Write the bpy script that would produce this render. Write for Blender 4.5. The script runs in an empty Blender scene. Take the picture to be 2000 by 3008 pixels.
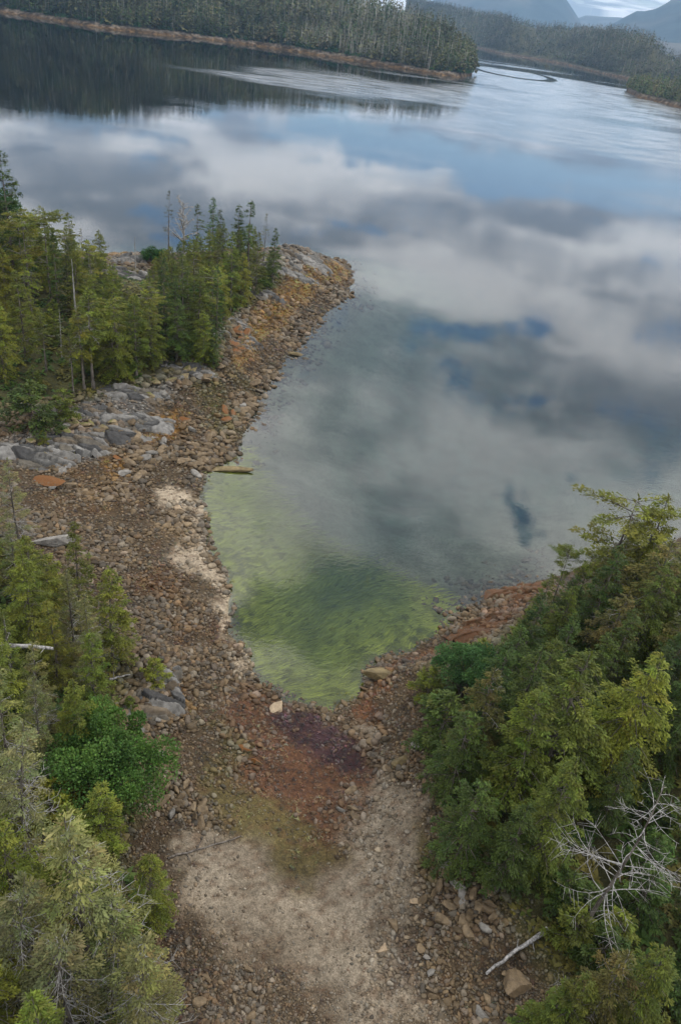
import bpy, math, random
import numpy as np
from mathutils import Matrix, Vector

rng = np.random.default_rng(7)
random.seed(7)
SC = bpy.context.scene
COL = SC.collection

# ---------------------------------------------------------------- camera
CAM_H = 42.0
FPX = 2285.0                      # focal length in pixels of the 2000 x 3008 photograph
PITCH, ROLL = math.radians(32.7), math.radians(8.0)
fw = np.array([0, math.cos(PITCH), -math.sin(PITCH)])
r0 = np.array([1.0, 0, 0]); u0 = np.array([0, math.sin(PITCH), math.cos(PITCH)])
RI = math.cos(ROLL) * r0 + math.sin(ROLL) * u0
UP = -math.sin(ROLL) * r0 + math.cos(ROLL) * u0
cam_d = bpy.data.cameras.new('camera'); cam = bpy.data.objects.new('camera', cam_d); COL.objects.link(cam)
M = Matrix.Identity(4)
for i in range(3):
    M[i][0], M[i][1], M[i][2] = RI[i], UP[i], -fw[i]
M[2][3] = CAM_H
cam.matrix_world = M
cam_d.sensor_fit = 'VERTICAL'; cam_d.sensor_height = 24.0; cam_d.lens = 24.0 * FPX / 3008.0
cam_d.clip_start = 0.5; cam_d.clip_end = 60000
SC.camera = cam

# ---------------------------------------------------------------- world, sun, exposure
SUN_EL, SUN_AZ = math.radians(48), math.radians(70)      # azimuth from +Y towards +X
SC.view_settings.view_transform = 'Standard'; SC.view_settings.look = 'None'
SC.view_settings.gamma = 1.0; SC.view_settings.exposure = 0.38; SC.view_settings.use_curve_mapping = False
SC.cycles.max_bounces = 8; SC.cycles.diffuse_bounces = 2; SC.cycles.glossy_bounces = 3
SC.cycles.transparent_max_bounces = 12; SC.cycles.transmission_bounces = 4; SC.cycles.volume_bounces = 0
SC.cycles.use_denoising = True; SC.cycles.sample_clamp_indirect = 4.0
W = bpy.data.worlds.new('World'); SC.world = W; W.use_nodes = True
sun_l = bpy.data.lights.new('sun', 'SUN'); sun_l.energy = 1.5; sun_l.angle = math.radians(10); sun_l.color = (1, 0.96, 0.9)
sun_o = bpy.data.objects.new('sun', sun_l); COL.objects.link(sun_o)
sd = Vector((math.sin(SUN_AZ) * math.cos(SUN_EL), math.cos(SUN_AZ) * math.cos(SUN_EL), math.sin(SUN_EL)))
sun_o.rotation_euler = sd.to_track_quat('Z', 'Y').to_euler()


class NT:
    """tiny helper round a node tree"""
    def __init__(s, tree): s.t = tree; s.n = tree.nodes; s.l = tree.links
    def new(s, typ, **kw):
        n = s.n.new(typ)
        for k, v in kw.items(): setattr(n, k, v)
        return n
    def put(s, sock, v):
        if isinstance(v, bpy.types.NodeSocket): s.l.new(v, sock)
        elif v is not None: sock.default_value = v
    def math(s, op, a, b=None, c=None, clamp=False):
        n = s.new('ShaderNodeMath', operation=op, use_clamp=clamp)
        s.put(n.inputs[0], a); s.put(n.inputs[1], b); s.put(n.inputs[2], c)
        return n.outputs[0]
    def vmath(s, op, a, b=None, out=0):
        n = s.new('ShaderNodeVectorMath', operation=op)
        s.put(n.inputs[0], a); s.put(n.inputs[1], b)
        return n.outputs[out]
    def noise(s, vec, scale, detail=3, rough=0.5, dist=0.0, out='Fac'):
        n = s.new('ShaderNodeTexNoise'); s.put(n.inputs['Vector'], vec)
        n.inputs['Scale'].default_value = scale; n.inputs['Detail'].default_value = detail
        n.inputs['Roughness'].default_value = rough; n.inputs['Distortion'].default_value = dist
        return n.outputs[out]
    def ss(s, v, a, b, to0=0.0, to1=1.0):
        n = s.new('ShaderNodeMapRange', interpolation_type='SMOOTHSTEP')
        s.put(n.inputs[0], v)
        for i, x in enumerate((a, b, to0, to1)): s.put(n.inputs[i + 1], x)
        return n.outputs[0]
    def mix(s, f, a, b, blend='MIX'):
        n = s.new('ShaderNodeMix', data_type='RGBA', blend_type=blend)
        s.put(n.inputs[0], f)
        s.put(n.inputs[6], a if isinstance(a, bpy.types.NodeSocket) else (*a, 1))
        s.put(n.inputs[7], b if isinstance(b, bpy.types.NodeSocket) else (*b, 1))
        return n.outputs[2]
    def mixsh(s, f, a, b):
        n = s.new('ShaderNodeMixShader'); s.put(n.inputs[0], f); s.l.new(a, n.inputs[1]); s.l.new(b, n.inputs[2])
        return n.outputs[0]


# ---- photograph pixel (2000 x 3008) -> ray, ground point
def ray(x, y): return fw + (x - 1000.0) / FPX * RI - (y - 1504.0) / FPX * UP
def at(x, y, z=0.0):
    d = ray(x, y); t = (z - CAM_H) / d[2]
    return np.array([0, 0, CAM_H]) + t * d
def project(p):
    p = np.asarray(p, float) - np.array([0, 0, CAM_H])
    w = p @ fw
    return 1000 + FPX * (p @ RI) / w, 1504 - FPX * (p @ UP) / w
F = 2000 / 1568.0
def poly(pts, z=0.0): return np.array([at(x * F, y * F, z)[:2] for x, y in pts])

def build_world():
    n = NT(W.node_tree); n.n.clear()
    out = n.new('ShaderNodeOutputWorld')
    sky = n.new('ShaderNodeTexSky', sky_type='NISHITA'); sky.sun_disc = False
    sky.sun_elevation = SUN_EL; sky.sun_rotation = SUN_AZ; sky.altitude = 0; sky.air_density = 1.0; sky.dust_density = 0.6; sky.ozone_density = 2.0
    b_sky = n.new('ShaderNodeBackground'); n.l.new(sky.outputs[0], b_sky.inputs[0]); b_sky.inputs[1].default_value = 0.15
    tc = n.new('ShaderNodeTexCoord')
    sep = n.new('ShaderNodeSeparateXYZ'); n.l.new(tc.outputs['Generated'], sep.inputs[0])
    z = n.math('MAXIMUM', sep.outputs[2], 0.03)
    zz = n.math('ADD', z, 0.08)
    cmb = n.new('ShaderNodeCombineXYZ')
    n.put(cmb.inputs[0], n.math('DIVIDE', sep.outputs[0], zz)); n.put(cmb.inputs[1], n.math('DIVIDE', sep.outputs[1], zz)); cmb.inputs[2].default_value = 3.7
    p = cmb.outputs[0]
    warp = n.new('ShaderNodeTexNoise'); n.l.new(p, warp.inputs['Vector']); warp.inputs['Scale'].default_value = 1.6; warp.inputs['Detail'].default_value = 3
    wv = n.vmath('SUBTRACT', warp.outputs['Color'], (0.5, 0.5, 0.5))
    ws = n.new('ShaderNodeVectorMath', operation='SCALE'); n.l.new(wv, ws.inputs[0]); ws.inputs['Scale'].default_value = 0.55
    pw = n.vmath('ADD', p, ws.outputs[0])
    cov = n.noise(p, 2.2, 9, 0.6, 0.25)
    # breaks in the cloud deck, at the directions whose mirror images lie on the lagoon
    gaps = None
    for (gx, gy, r, a) in GAPS:
        d = ray(gx, gy); d = np.array([d[0], d[1], -d[2]]); d /= np.linalg.norm(d)
        c = (d[0] / (d[2] + 0.08), d[1] / (d[2] + 0.08), 3.7)
        dist = n.vmath('DISTANCE', pw, c, out='Value')
        g = n.ss(dist, r, 0.0, 0.0, a)
        gaps = g if gaps is None else n.math('MAXIMUM', gaps, g)
    cl = n.math('SUBTRACT', n.math('MULTIPLY_ADD', cov, 2.0, -0.34), gaps)
    mask = n.ss(cl, 0.36, 0.48)
    mask = n.math('MAXIMUM', mask, n.ss(sep.outputs[2], 0.10, 0.02, 0.0, 0.7))
    shade = n.noise(pw, 1.1, 6, 0.5)
    fine = n.noise(p, 5.0, 5, 0.55)
    sh = n.math('ADD', shade, n.math('MULTIPLY', n.math('SUBTRACT', fine, 0.5), 0.35))
    ccol = n.mix(n.ss(sh, 0.40, 0.60), CLOUD_DARK, CLOUD_LIGHT)
    b_c = n.new('ShaderNodeBackground'); n.l.new(ccol, b_c.inputs[0])
    # overcast deck: three times as bright overhead as at the horizon
    n.put(b_c.inputs[1], n.math('MULTIPLY_ADD', n.math('MAXIMUM', sep.outputs[2], 0.0), CLOUD_STRENGTH * .54, CLOUD_STRENGTH * .50))
    n.l.new(n.mixsh(mask, b_sky.outputs[0], b_c.outputs[0]), out.inputs[0])
CLOUD_DARK, CLOUD_LIGHT, CLOUD_STRENGTH = (0.42, 0.45, 0.49), (1.34, 1.30, 1.25), 1.85
GAPS = [(1000, 380, .8, .6), (1230, 455, .8, .75), (1480, 500, .8, .75), (1820, 555, .7, .65), (1720, 345, 1.4, .6), (1930, 370, 1.4, .6),
        (590, 535, .15, .25), (745, 470, .2, .25), (1235, 840, .09, .35), (1060, 955, .07, .25), (1290, 965, .08, .33), (1420, 975, .07, .25),
        (1190, 1225, .09, .35), (1330, 1195, .07, .3), (1600, 1590, .10, .5), (1560, 1480, .05, .35), (1720, 1010, .09, .2), (850, 1720, .30, .5), (760, 1480, .14, .3), (1150, 1750, .14, .3)]
build_world()

# ---------------------------------------------------------------- mesh helpers
def mesh_np(name, V, faces, col=None, smooth=False, mats=(), fmat=None):
    """V (n,3); faces (m,3) or (m,4) array, or a list of such arrays"""
    me = bpy.data.meshes.new(name)
    V = np.ascontiguousarray(V, np.float32)
    arrs = faces if isinstance(faces, list) else [faces]
    arrs = [np.asarray(a, np.int32) for a in arrs if len(a)]
    loops = np.concatenate([a.ravel() for a in arrs])
    counts = np.concatenate([np.full(len(a), a.shape[1], np.int32) for a in arrs])
    starts = np.concatenate([[0], np.cumsum(counts)[:-1]]).astype(np.int32)
    me.vertices.add(len(V)); me.vertices.foreach_set('co', V.ravel())
    me.loops.add(len(loops)); me.loops.foreach_set('vertex_index', loops)
    me.polygons.add(len(counts)); me.polygons.foreach_set('loop_start', starts); me.polygons.foreach_set('loop_total', counts)
    if smooth: me.polygons.foreach_set('use_smooth', np.ones(len(counts), bool))
    if fmat is not None: me.polygons.foreach_set('material_index', np.asarray(fmat, np.int32))
    if col is not None:
        a = me.color_attributes.new('Col', 'FLOAT_COLOR', 'POINT')
        c4 = np.ones((len(V), 4), np.float32); c4[:, :3] = col
        a.data.foreach_set('color', c4.ravel())
    me.update(calc_edges=True); me.validate()
    for m in mats: me.materials.append(m)
    return me

def obj(name, me, parent=None, loc=None, rz=0.0, scale=None):
    o = bpy.data.objects.new(name, me); COL.objects.link(o)
    if parent is not None: o.parent = parent
    if loc is not None: o.location = loc
    if rz: o.rotation_euler = (0, 0, rz)
    if scale is not None: o.scale = scale if hasattr(scale, '__len__') else (scale,) * 3
    return o
def tag(o, label, cat, group=None):
    o['label'] = label; o['category'] = cat
    if group: o['group'] = group
    return o
def struct(o): o['kind'] = 'structure'; return o
def stuff(o, label, cat): o['kind'] = 'stuff'; o['label'] = label; o['category'] = cat; return o

# value noise
_perm = np.random.default_rng(3).random((256, 256))
def vnoise(x, y):
    xi = np.floor(x).astype(int); yi = np.floor(y).astype(int); fx = x - xi; fy = y - yi
    fx = fx * fx * (3 - 2 * fx); fy = fy * fy * (3 - 2 * fy)
    g = lambda a, b: _perm[a & 255, b & 255]
    return (g(xi, yi) * (1 - fx) + g(xi + 1, yi) * fx) * (1 - fy) + (g(xi, yi + 1) * (1 - fx) + g(xi + 1, yi + 1) * fx) * fy
def fbm(x, y, s, o=4):
    v = 0; a = 0.5
    for k in range(o):
        v = v + a * vnoise(x * s + 17.3 * k, y * s + 9.1 * k); s *= 2.03; a *= 0.5
    return v / (1 - 0.5 ** o)

def sdist(P, x, y):
    """signed distance, positive inside polygon P"""
    x = np.asarray(x, float); y = np.asarray(y, float)
    d2 = np.full(x.shape, 1e18); ins = np.zeros(x.shape, bool)
    n = len(P)
    for i in range(n):
        ax, ay = P[i]; bx, by = P[(i + 1) % n]
        ex, ey = bx - ax, by - ay
        t = np.clip(((x - ax) * ex + (y - ay) * ey) / (ex * ex + ey * ey + 1e-12), 0, 1)
        d2 = np.minimum(d2, (x - ax - t * ex) ** 2 + (y - ay - t * ey) ** 2)
        c = ((ay > y) != (by > y)) & (x < (bx - ax) * (y - ay) / ((by - ay) if abs(by - ay) > 1e-12 else 1e-12) + ax)
        ins ^= c
    d = np.sqrt(d2)
    return np.where(ins, d, -d)
def sstep(v, a, b):
    t = np.clip((v - a) / (b - a), 0, 1); return t * t * (3 - 2 * t)

# ---------------------------------------------------------------- materials
def mat(name):
    m = bpy.data.materials.new(name); m.use_nodes = True
    n = NT(m.node_tree); bs = n.n['Principled BSDF']; out = n.n['Material Output']
    return m, n, bs, out

def m_ground():
    m, n, bs, out = mat('shore_ground')
    a = n.new('ShaderNodeVertexColor', layer_name='Col'); geo = n.new('ShaderNodeNewGeometry'); pos = geo.outputs['Position']
    f1 = n.noise(pos, 3.2, 5, 0.65); f2 = n.noise(pos, 11.0, 4, 0.7)
    c = n.mix(n.ss(f1, 0.3, 0.7), (0.72, 0.70, 0.68), (1.25, 1.22, 1.2))
    c = n.mix(1.0, a.outputs[0], c, 'MULTIPLY')
    f3 = n.noise(pos, 0.35, 4, 0.6)
    c2 = n.mix(n.ss(f2, 0.35, 0.68), (0.66, 0.65, 0.63), (1.26, 1.25, 1.24))
    c = n.mix(1.0, c, n.mix(n.ss(f3, .38, .62), (.78, .76, .74), (1.12, 1.12, 1.12)), 'MULTIPLY')
    c = n.mix(1.0, c, c2, 'MULTIPLY')
    n.put(bs.inputs['Base Color'], c); bs.inputs['Roughness'].default_value = 0.85; bs.inputs['Specular IOR Level'].default_value = 0.25
    b = n.new('ShaderNodeBump'); b.inputs['Strength'].default_value = 0.9; b.inputs['Distance'].default_value = 0.12
    n.put(b.inputs['Height'], n.math('ADD', f1, n.math('MULTIPLY', f2, 0.6))); n.l.new(b.outputs[0], bs.inputs['Normal'])
    return m

def m_rock():
    m, n, bs, out = mat('shore_rock')
    a = n.new('ShaderNodeVertexColor', layer_name='Col'); geo = n.new('ShaderNodeNewGeometry'); pos = geo.outputs['Position']
    f1 = n.noise(pos, 2.2, 5, 0.65); f2 = n.noise(pos, 14, 3, 0.6)
    c = n.mix(n.ss(f1, 0.3, 0.7), (0.66, 0.64, 0.62), (1.3, 1.28, 1.25))
    c = n.mix(1.0, a.outputs[0], c, 'MULTIPLY')
    c = n.mix(n.math('MULTIPLY', n.ss(f2, 0.58, 0.75), 0.3), c, (0.27, 0.25, 0.22))
    n.put(bs.inputs['Base Color'], c); bs.inputs['Roughness'].default_value = 0.72; bs.inputs['Specular IOR Level'].default_value = 0.3
    b = n.new('ShaderNodeBump'); b.inputs['Strength'].default_value = 0.6; b.inputs['Distance'].default_value = 0.06
    n.put(b.inputs['Height'], n.math('ADD', f1, n.math('MULTIPLY', f2, 0.4))); n.l.new(b.outputs[0], bs.inputs['Normal'])
    return m

def m_boulder(name, c1, c2, weed=None, wt=0.5):
    m, n, bs, out = mat(name)
    oi = n.new('ShaderNodeObjectInfo'); geo = n.new('ShaderNodeNewGeometry'); pos = geo.outputs['Position']
    f1 = n.noise(pos, 2.4, 6, 0.62); f2 = n.noise(pos, 16, 3, 0.6)
    c = n.mix(oi.outputs['Random'], c1, c2)
    c = n.mix(1.0, c, n.mix(n.ss(f1, 0.3, 0.7), (0.62, 0.6, 0.58), (1.3, 1.28, 1.25)), 'MULTIPLY')
    c = n.mix(n.math('MULTIPLY', n.ss(f2, 0.58, 0.75), 0.3), c, (0.27, 0.25, 0.22))
    if weed:
        s = n.new('ShaderNodeSeparateXYZ'); n.l.new(geo.outputs['Normal'], s.inputs[0])
        k = n.math('ADD', s.outputs[2], n.math('MULTIPLY', n.math('SUBTRACT', f1, 0.5), 3.0))
        c = n.mix(n.ss(k, wt - 0.2, wt + 0.2), c, weed)
    n.put(bs.inputs['Base Color'], c); bs.inputs['Roughness'].default_value = 0.7; bs.inputs['Specular IOR Level'].default_value = 0.3
    b = n.new('ShaderNodeBump'); b.inputs['Strength'].default_value = 0.7; b.inputs['Distance'].default_value = 0.06
    n.put(b.inputs['Height'], n.math('ADD', f1, n.math('MULTIPLY', f2, 0.4))); n.l.new(b.outputs[0], bs.inputs['Normal'])
    return m

def m_leaf(name, gain=(1, 1, 1), var=0.25, trans=0.16):
    m, n, bs, out = mat(name)
    a = n.new('ShaderNodeVertexColor', layer_name='Col'); oi = n.new('ShaderNodeObjectInfo')
    tc = n.new('ShaderNodeTexCoord')
    f = n.noise(tc.outputs['Object'], 0.55, 3, 0.6)
    c = n.mix(1.0, a.outputs[0], gain, 'MULTIPLY')
    c = n.mix(n.ss(f, 0.35, 0.68), n.mix(1.0, c, (0.82, 0.86, 0.9), 'MULTIPLY'), n.mix(1.0, c, (1.22, 1.16, 1.0), 'MULTIPLY'))
    hs = n.new('ShaderNodeHueSaturation'); n.l.new(c, hs.inputs['Color'])
    n.put(hs.inputs['Hue'], n.math('MULTIPLY_ADD', oi.outputs['Random'], 0.035, 0.4825))
    rv = n.math('FRACT', n.math('MULTIPLY', oi.outputs['Random'], 7.31))
    n.put(hs.inputs['Value'], n.math('MULTIPLY_ADD', rv, var * 2, 1 - var))
    n.put(bs.inputs['Base Color'], hs.outputs[0]); bs.inputs['Roughness'].default_value = 0.6; bs.inputs['Specular IOR Level'].default_value = 0.2
    tr = n.new('ShaderNodeBsdfTranslucent'); n.l.new(hs.outputs[0], tr.inputs[0])
    n.l.new(n.mixsh(trans, bs.outputs[0], tr.outputs[0]), out.inputs[0])
    return m

def m_bark(name, c1, c2, scale=4.0):
    m, n, bs, out = mat(name)
    tc = n.new('ShaderNodeTexCoord'); mp = n.new('ShaderNodeMapping'); n.l.new(tc.outputs['Object'], mp.inputs[0]); mp.inputs['Scale'].default_value = (1, 1, 0.25)
    f = n.noise(mp.outputs[0], scale, 4, 0.65)
    n.put(bs.inputs['Base Color'], n.mix(n.ss(f, 0.35, 0.65), c1, c2)); bs.inputs['Roughness'].default_value = 0.9
    bs.inputs['Specular IOR Level'].default_value = 0.15
    return m

def m_weed(name, var=0.3):
    m, n, bs, out = mat(name)
    a = n.new('ShaderNodeVertexColor', layer_name='Col')
    n.l.new(a.outputs[0], bs.inputs['Base Color']); bs.inputs['Roughness'].default_value = 0.5; bs.inputs['Specular IOR Level'].default_value = 0.35
    return m

def m_bedrock():
    m, n, bs, out = mat('grey_bedrock')
    geo = n.new('ShaderNodeNewGeometry'); pos = geo.outputs['Position']
    mp = n.new('ShaderNodeMapping'); n.l.new(pos, mp.inputs[0]); mp.inputs['Rotation'].default_value = (0.2, 0.3, 0.5); mp.inputs['Scale'].default_value = (0.5, 2.2, 2.2)
    f1 = n.noise(mp.outputs[0], 1.2, 6, 0.65, 0.4); f2 = n.noise(pos, 0.7, 4, 0.6); f3 = n.noise(pos, 9, 4, 0.65)
    c = n.mix(n.ss(f1, 0.32, 0.66), (0.065, 0.063, 0.06), (0.235, 0.225, 0.21))
    c = n.mix(n.math('MULTIPLY', n.ss(f2, 0.5, 0.68), 0.6), c, (0.22, 0.165, 0.11))
    c = n.mix(n.math('MULTIPLY', n.ss(f3, 0.58, 0.72), 0.5), c, (0.38, 0.37, 0.36))
    n.put(bs.inputs['Base Color'], c); bs.inputs['Roughness'].default_value = 0.85; bs.inputs['Specular IOR Level'].default_value = 0.2
    b = n.new('ShaderNodeBump'); b.inputs['Strength'].default_value = 0.8; b.inputs['Distance'].default_value = 0.12
    n.put(b.inputs['Height'], n.math('ADD', f1, n.math('MULTIPLY', f3, 0.4))); n.l.new(b.outputs[0], bs.inputs['Normal'])
    return m

def m_vcol(name, rough=0.9, nscale=0.05, amp=0.35):
    m, n, bs, out = mat(name)
    a = n.new('ShaderNodeVertexColor', layer_name='Col'); geo = n.new('ShaderNodeNewGeometry')
    f = n.noise(geo.outputs['Position'], nscale, 6, 0.7)
    c = n.mix(1.0, a.outputs[0], n.mix(n.ss(f, 0.3, 0.7), (1 - amp,) * 3, (1 + amp,) * 3), 'MULTIPLY')
    n.put(bs.inputs['Base Color'], c); bs.inputs['Roughness'].default_value = rough; bs.inputs['Specular IOR Level'].default_value = 0.1
    return m

def m_water():
    m, n, bs, out = mat('sea_water'); n.n.remove(bs)
    geo = n.new('ShaderNodeNewGeometry'); pos = geo.outputs['Position']
    sep = n.new('ShaderNodeSeparateXYZ'); n.l.new(pos, sep.inputs[0]); Y = sep.outputs[1]
    # small ripples near, cat's-paws of wind ripple far out
    mp = n.new('ShaderNodeMapping'); n.l.new(pos, mp.inputs[0]); mp.inputs['Rotation'].default_value = (0, 0, 0.45); mp.inputs['Scale'].default_value = (1.0, 2.6, 1.0)
    r1 = n.noise(mp.outputs[0], 1.1, 2, 0.5); r2 = n.noise(pos, 0.16, 2, 0.5)
    patch = n.ss(n.noise(pos, 0.03, 3, 0.5), 0.42, 0.66)
    bump = n.new('ShaderNodeBump'); bump.inputs['Distance'].default_value = 0.10
    n.put(bump.inputs['Strength'], n.math('MULTIPLY_ADD', patch, 0.05, 0.015))
    n.put(bump.inputs['Height'], n.math('ADD', r1, n.math('MULTIPLY', r2, 1.6)))
    # wind streaks: long curved bands far out on the lagoon
    mp2 = n.new('ShaderNodeMapping'); n.l.new(pos, mp2.inputs[0]); mp2.inputs['Rotation'].default_value = (0, 0, -0.12); mp2.inputs['Scale'].default_value = (0.35, 1.0, 1.0)
    st = n.noise(mp2.outputs[0], 0.0075, 3, 0.5, 0.6)
    wind = n.ss(st, 0.60, 0.66)
    far = n.ss(Y, 330, 430)
    wind = n.math('MULTIPLY', wind, far)
    edge = None
    for (cx, cy, rx, ry) in WIND:
        q = n.new('ShaderNodeMapping'); q.vector_type = 'POINT'; n.l.new(pos, q.inputs[0])
        q.inputs['Location'].default_value = (-cx / rx, -cy / ry, 0); q.inputs['Scale'].default_value = (1 / rx, 1 / ry, 0)
        wob = n.new('ShaderNodeVectorMath', operation='LENGTH'); n.l.new(q.outputs[0], wob.inputs[0])
        dd = n.math('ADD', wob.outputs['Value'], n.math('MULTIPLY', n.math('SUBTRACT', st, 0.5), 3.2))
        e = n.ss(dd, 1.15, 0.45); edge = e if edge is None else n.math('MAXIMUM', edge, e)
    if edge is not None: wind = n.math('MAXIMUM', n.math('MULTIPLY', wind, 0.9), edge)
    gl = n.new('ShaderNodeBsdfGlossy'); n.l.new(bump.outputs[0], gl.inputs['Normal'])
    # a hook of calm water in the channel still mirrors the dark hill
    q = n.new('ShaderNodeMapping'); n.l.new(pos, q.inputs[0]); q.inputs['Location'].default_value = (-132 / 48., -1110 / 112., 0); q.inputs['Scale'].default_value = (1 / 48., 1 / 112., 0)
    ln = n.new('ShaderNodeVectorMath', operation='LENGTH'); n.l.new(q.outputs[0], ln.inputs[0])
    rg = n.ss(n.math('ABSOLUTE', n.math('SUBTRACT', ln.outputs['Value'], 1.0)), .05, .17)
    wind = n.math('MULTIPLY', wind, rg)
    stk = n.noise(mp2.outputs[0], 0.11, 4, 0.6)
    wind = n.math('MULTIPLY', wind, n.ss(stk, 0.3, 0.62, 0.5, 1.0))
    n.put(gl.inputs['Roughness'], n.math('MULTIPLY_ADD', wind, 0.22, 0.012))
    gl.inputs['Color'].default_value = (0.93, 0.96, 1.0, 1)
    tr = n.new('ShaderNodeBsdfTransparent'); tr.inputs[0].default_value = (0.90, 0.96, 0.95, 1)
    fr = n.new('ShaderNodeFresnel'); fr.inputs['IOR'].default_value = WATER_IOR; n.l.new(bump.outputs[0], fr.inputs['Normal'])
    n.l.new(n.mixsh(fr.outputs[0], tr.outputs[0], gl.outputs[0]), out.inputs[0])
    va = n.new('ShaderNodeVolumeAbsorption'); va.inputs['Color'].default_value = (0.30, 0.72, 0.72, 1); va.inputs['Density'].default_value = 0.16
    n.l.new(va.outputs[0], out.inputs['Volume'])
    return m
WATER_IOR = 1.55
WIND = []
for (_x, _y, _rx, _ry) in ((930, 232, 95, 120), (1180, 262, 60, 70), (1600, 262, 150, 520), (1950, 420, 100, 160)):
    _p = at(_x, _y); WIND.append((_p[0], _p[1], _rx, _ry))
MG, MR = m_ground(), m_rock()
M_BARK = m_bark('grey_brown_bark', (0.055, 0.045, 0.038), (0.17, 0.15, 0.13))
M_DEAD = m_bark('bleached_dead_wood', (0.13, 0.125, 0.12), (0.38, 0.365, 0.35), 6)
M_TWIG = m_bark('grey_lichen_twigs', (0.16, 0.15, 0.14), (0.34, 0.33, 0.31), 6)
M_NEEDLE = m_leaf('conifer_needles')
M_BROADLEAF = m_leaf('broad_leaves', var=0.12, trans=0.35)
M_WEED = m_weed('seaweed_fronds'); M_EEL = m_weed('eelgrass_blades')
M_BED = m_bedrock()

# ---------------------------------------------------------------- plan of the shore (pixel outlines -> ground)
SHORE_PX = [(-300, 560), (0, 580), (150, 588), (255, 592), (340, 588), (480, 580), (655, 574), (735, 596), (800, 602), (813, 628), (804, 660), (797, 686), (770, 706), (730, 735),
            (712, 760), (680, 785), (668, 812), (650, 840), (625, 876), (600, 902), (583, 932), (578, 962), (566, 992), (553, 1022), (543, 1046), (492, 1074),
            (465, 1095), (456, 1130), (470, 1170), (466, 1210), (481, 1270), (510, 1312), (526, 1370), (535, 1420), (532, 1462), (560, 1502), (572, 1542),
            (602, 1572), (640, 1592), (656, 1612), (692, 1617), (738, 1630), (760, 1660), (778, 1632), (824, 1602), (848, 1572), (852, 1542), (892, 1516), (950, 1500),
            (1000, 1470), (1042, 1440), (1062, 1406), (1112, 1390), (1150, 1370), (1200, 1345), (1250, 1335), (1330, 1305), (1450, 1272), (1568, 1240), (1900, 1170)]
SHORE = np.vstack([poly(SHORE_PX), [[130, 88], [130, -60], [-150, -60], [-150, 135]]])
FOR_ISL = poly([(-250, 950), (20, 950), (150, 930), (300, 900), (420, 850), (500, 832), (516, 790), (540, 722), (640, 662), (652, 640), (640, 610), (560, 603),
                (480, 598), (420, 604), (340, 640), (260, 622), (150, 600), (0, 590), (-250, 575)], 3.0)
FOR_LL = np.vstack([poly([(-250, 1225), (0, 1230), (100, 1300), (160, 1400), (240, 1500), (300, 1548), (270, 1620), (250, 1700), (330, 1790), (320, 1850), (270, 1950),
                          (330, 2060), (320, 2150), (300, 2300), (310, 2420), (300, 2700)], 3.0), [[-6, -50], [-140, -50], [-140, 60]]])
FOR_R = np.vstack([[[120, 80]], poly([(1700, 1270), (1450, 1305), (1300, 1365), (1210, 1425), (1130, 1485), (985, 1535), (1000, 1640), (1015, 1740), (1015, 1850), (1110, 2010),
                        (1185, 2120), (1255, 2230), (1310, 2370), (1380, 2520)], 3.0), [[9, -50], [120, -50]]])
EEL = poly([(545, 1045), (560, 1080), (600, 1130), (640, 1180), (700, 1240), (800, 1290), (900, 1340), (960, 1370), (1040, 1420), (1000, 1470), (950, 1500),
            (890, 1515), (850, 1545), (840, 1600), (770, 1655), (740, 1625), (690, 1618), (640, 1590), (570, 1540), (535, 1430), (520, 1340), (480, 1260), (455, 1130), (480, 1080)])
BUMPS = [(690, 612, 3.0, 7), (600, 640, 1.5, 6), (300, 605, 1.2, 8), (330, 625, .8, 6), (370, 1540, 1.2, 2.5)]
BUMPS = [(at(x * F, y * F, 1.5)[:2], h, r) for x, y, h, r in BUMPS]

def dists(x, y):
    ds = sdist(SHORE, x, y) + (fbm(x, y, 0.55, 3) - 0.5) * 1.3
    df = np.maximum(np.maximum(sdist(FOR_ISL, x, y), sdist(FOR_LL, x, y)), sdist(FOR_R, x, y))
    return ds, df
def height(x, y, full=False):
    x = np.asarray(x, float); y = np.asarray(y, float)
    ds, df = dists(x, y); de = sdist(EEL, x, y)
    dso = np.maximum(ds, 0); dfo = np.maximum(-df, 0); di = np.maximum(df, 0)
    t = dso / (dso + dfo + 1e-6)
    h = 3.0 * t ** 1.25 + np.where(df > 0, np.minimum(4.0, 0.2 * di), 0)
    h += np.clip(dso, 0, 1.5) / 1.5 * ((fbm(x, y, 0.22, 4) - 0.5) * 0.7 + (fbm(x, y, 1.1, 3) - 0.5) * 0.22)
    for c, hh, r in BUMPS:
        h = h + hh * np.exp(-((x - c[0]) ** 2 + (y - c[1]) ** 2) / r ** 2) * np.clip(dso / 3, 0, 1)
    d = np.maximum(-ds, 0); e = np.maximum(-de, 0)
    dep = np.minimum(0.22 * d, 0.035 * d + 0.05 + 0.2 * e) + (fbm(x, y, 0.12, 3) - 0.5) * 0.5 * np.clip(d / 8, 0, 1)
    dep = np.minimum(dep, 11.0)
    h = np.where(ds > 0, h, -dep)
    return (h, ds, df, de) if full else h

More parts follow.
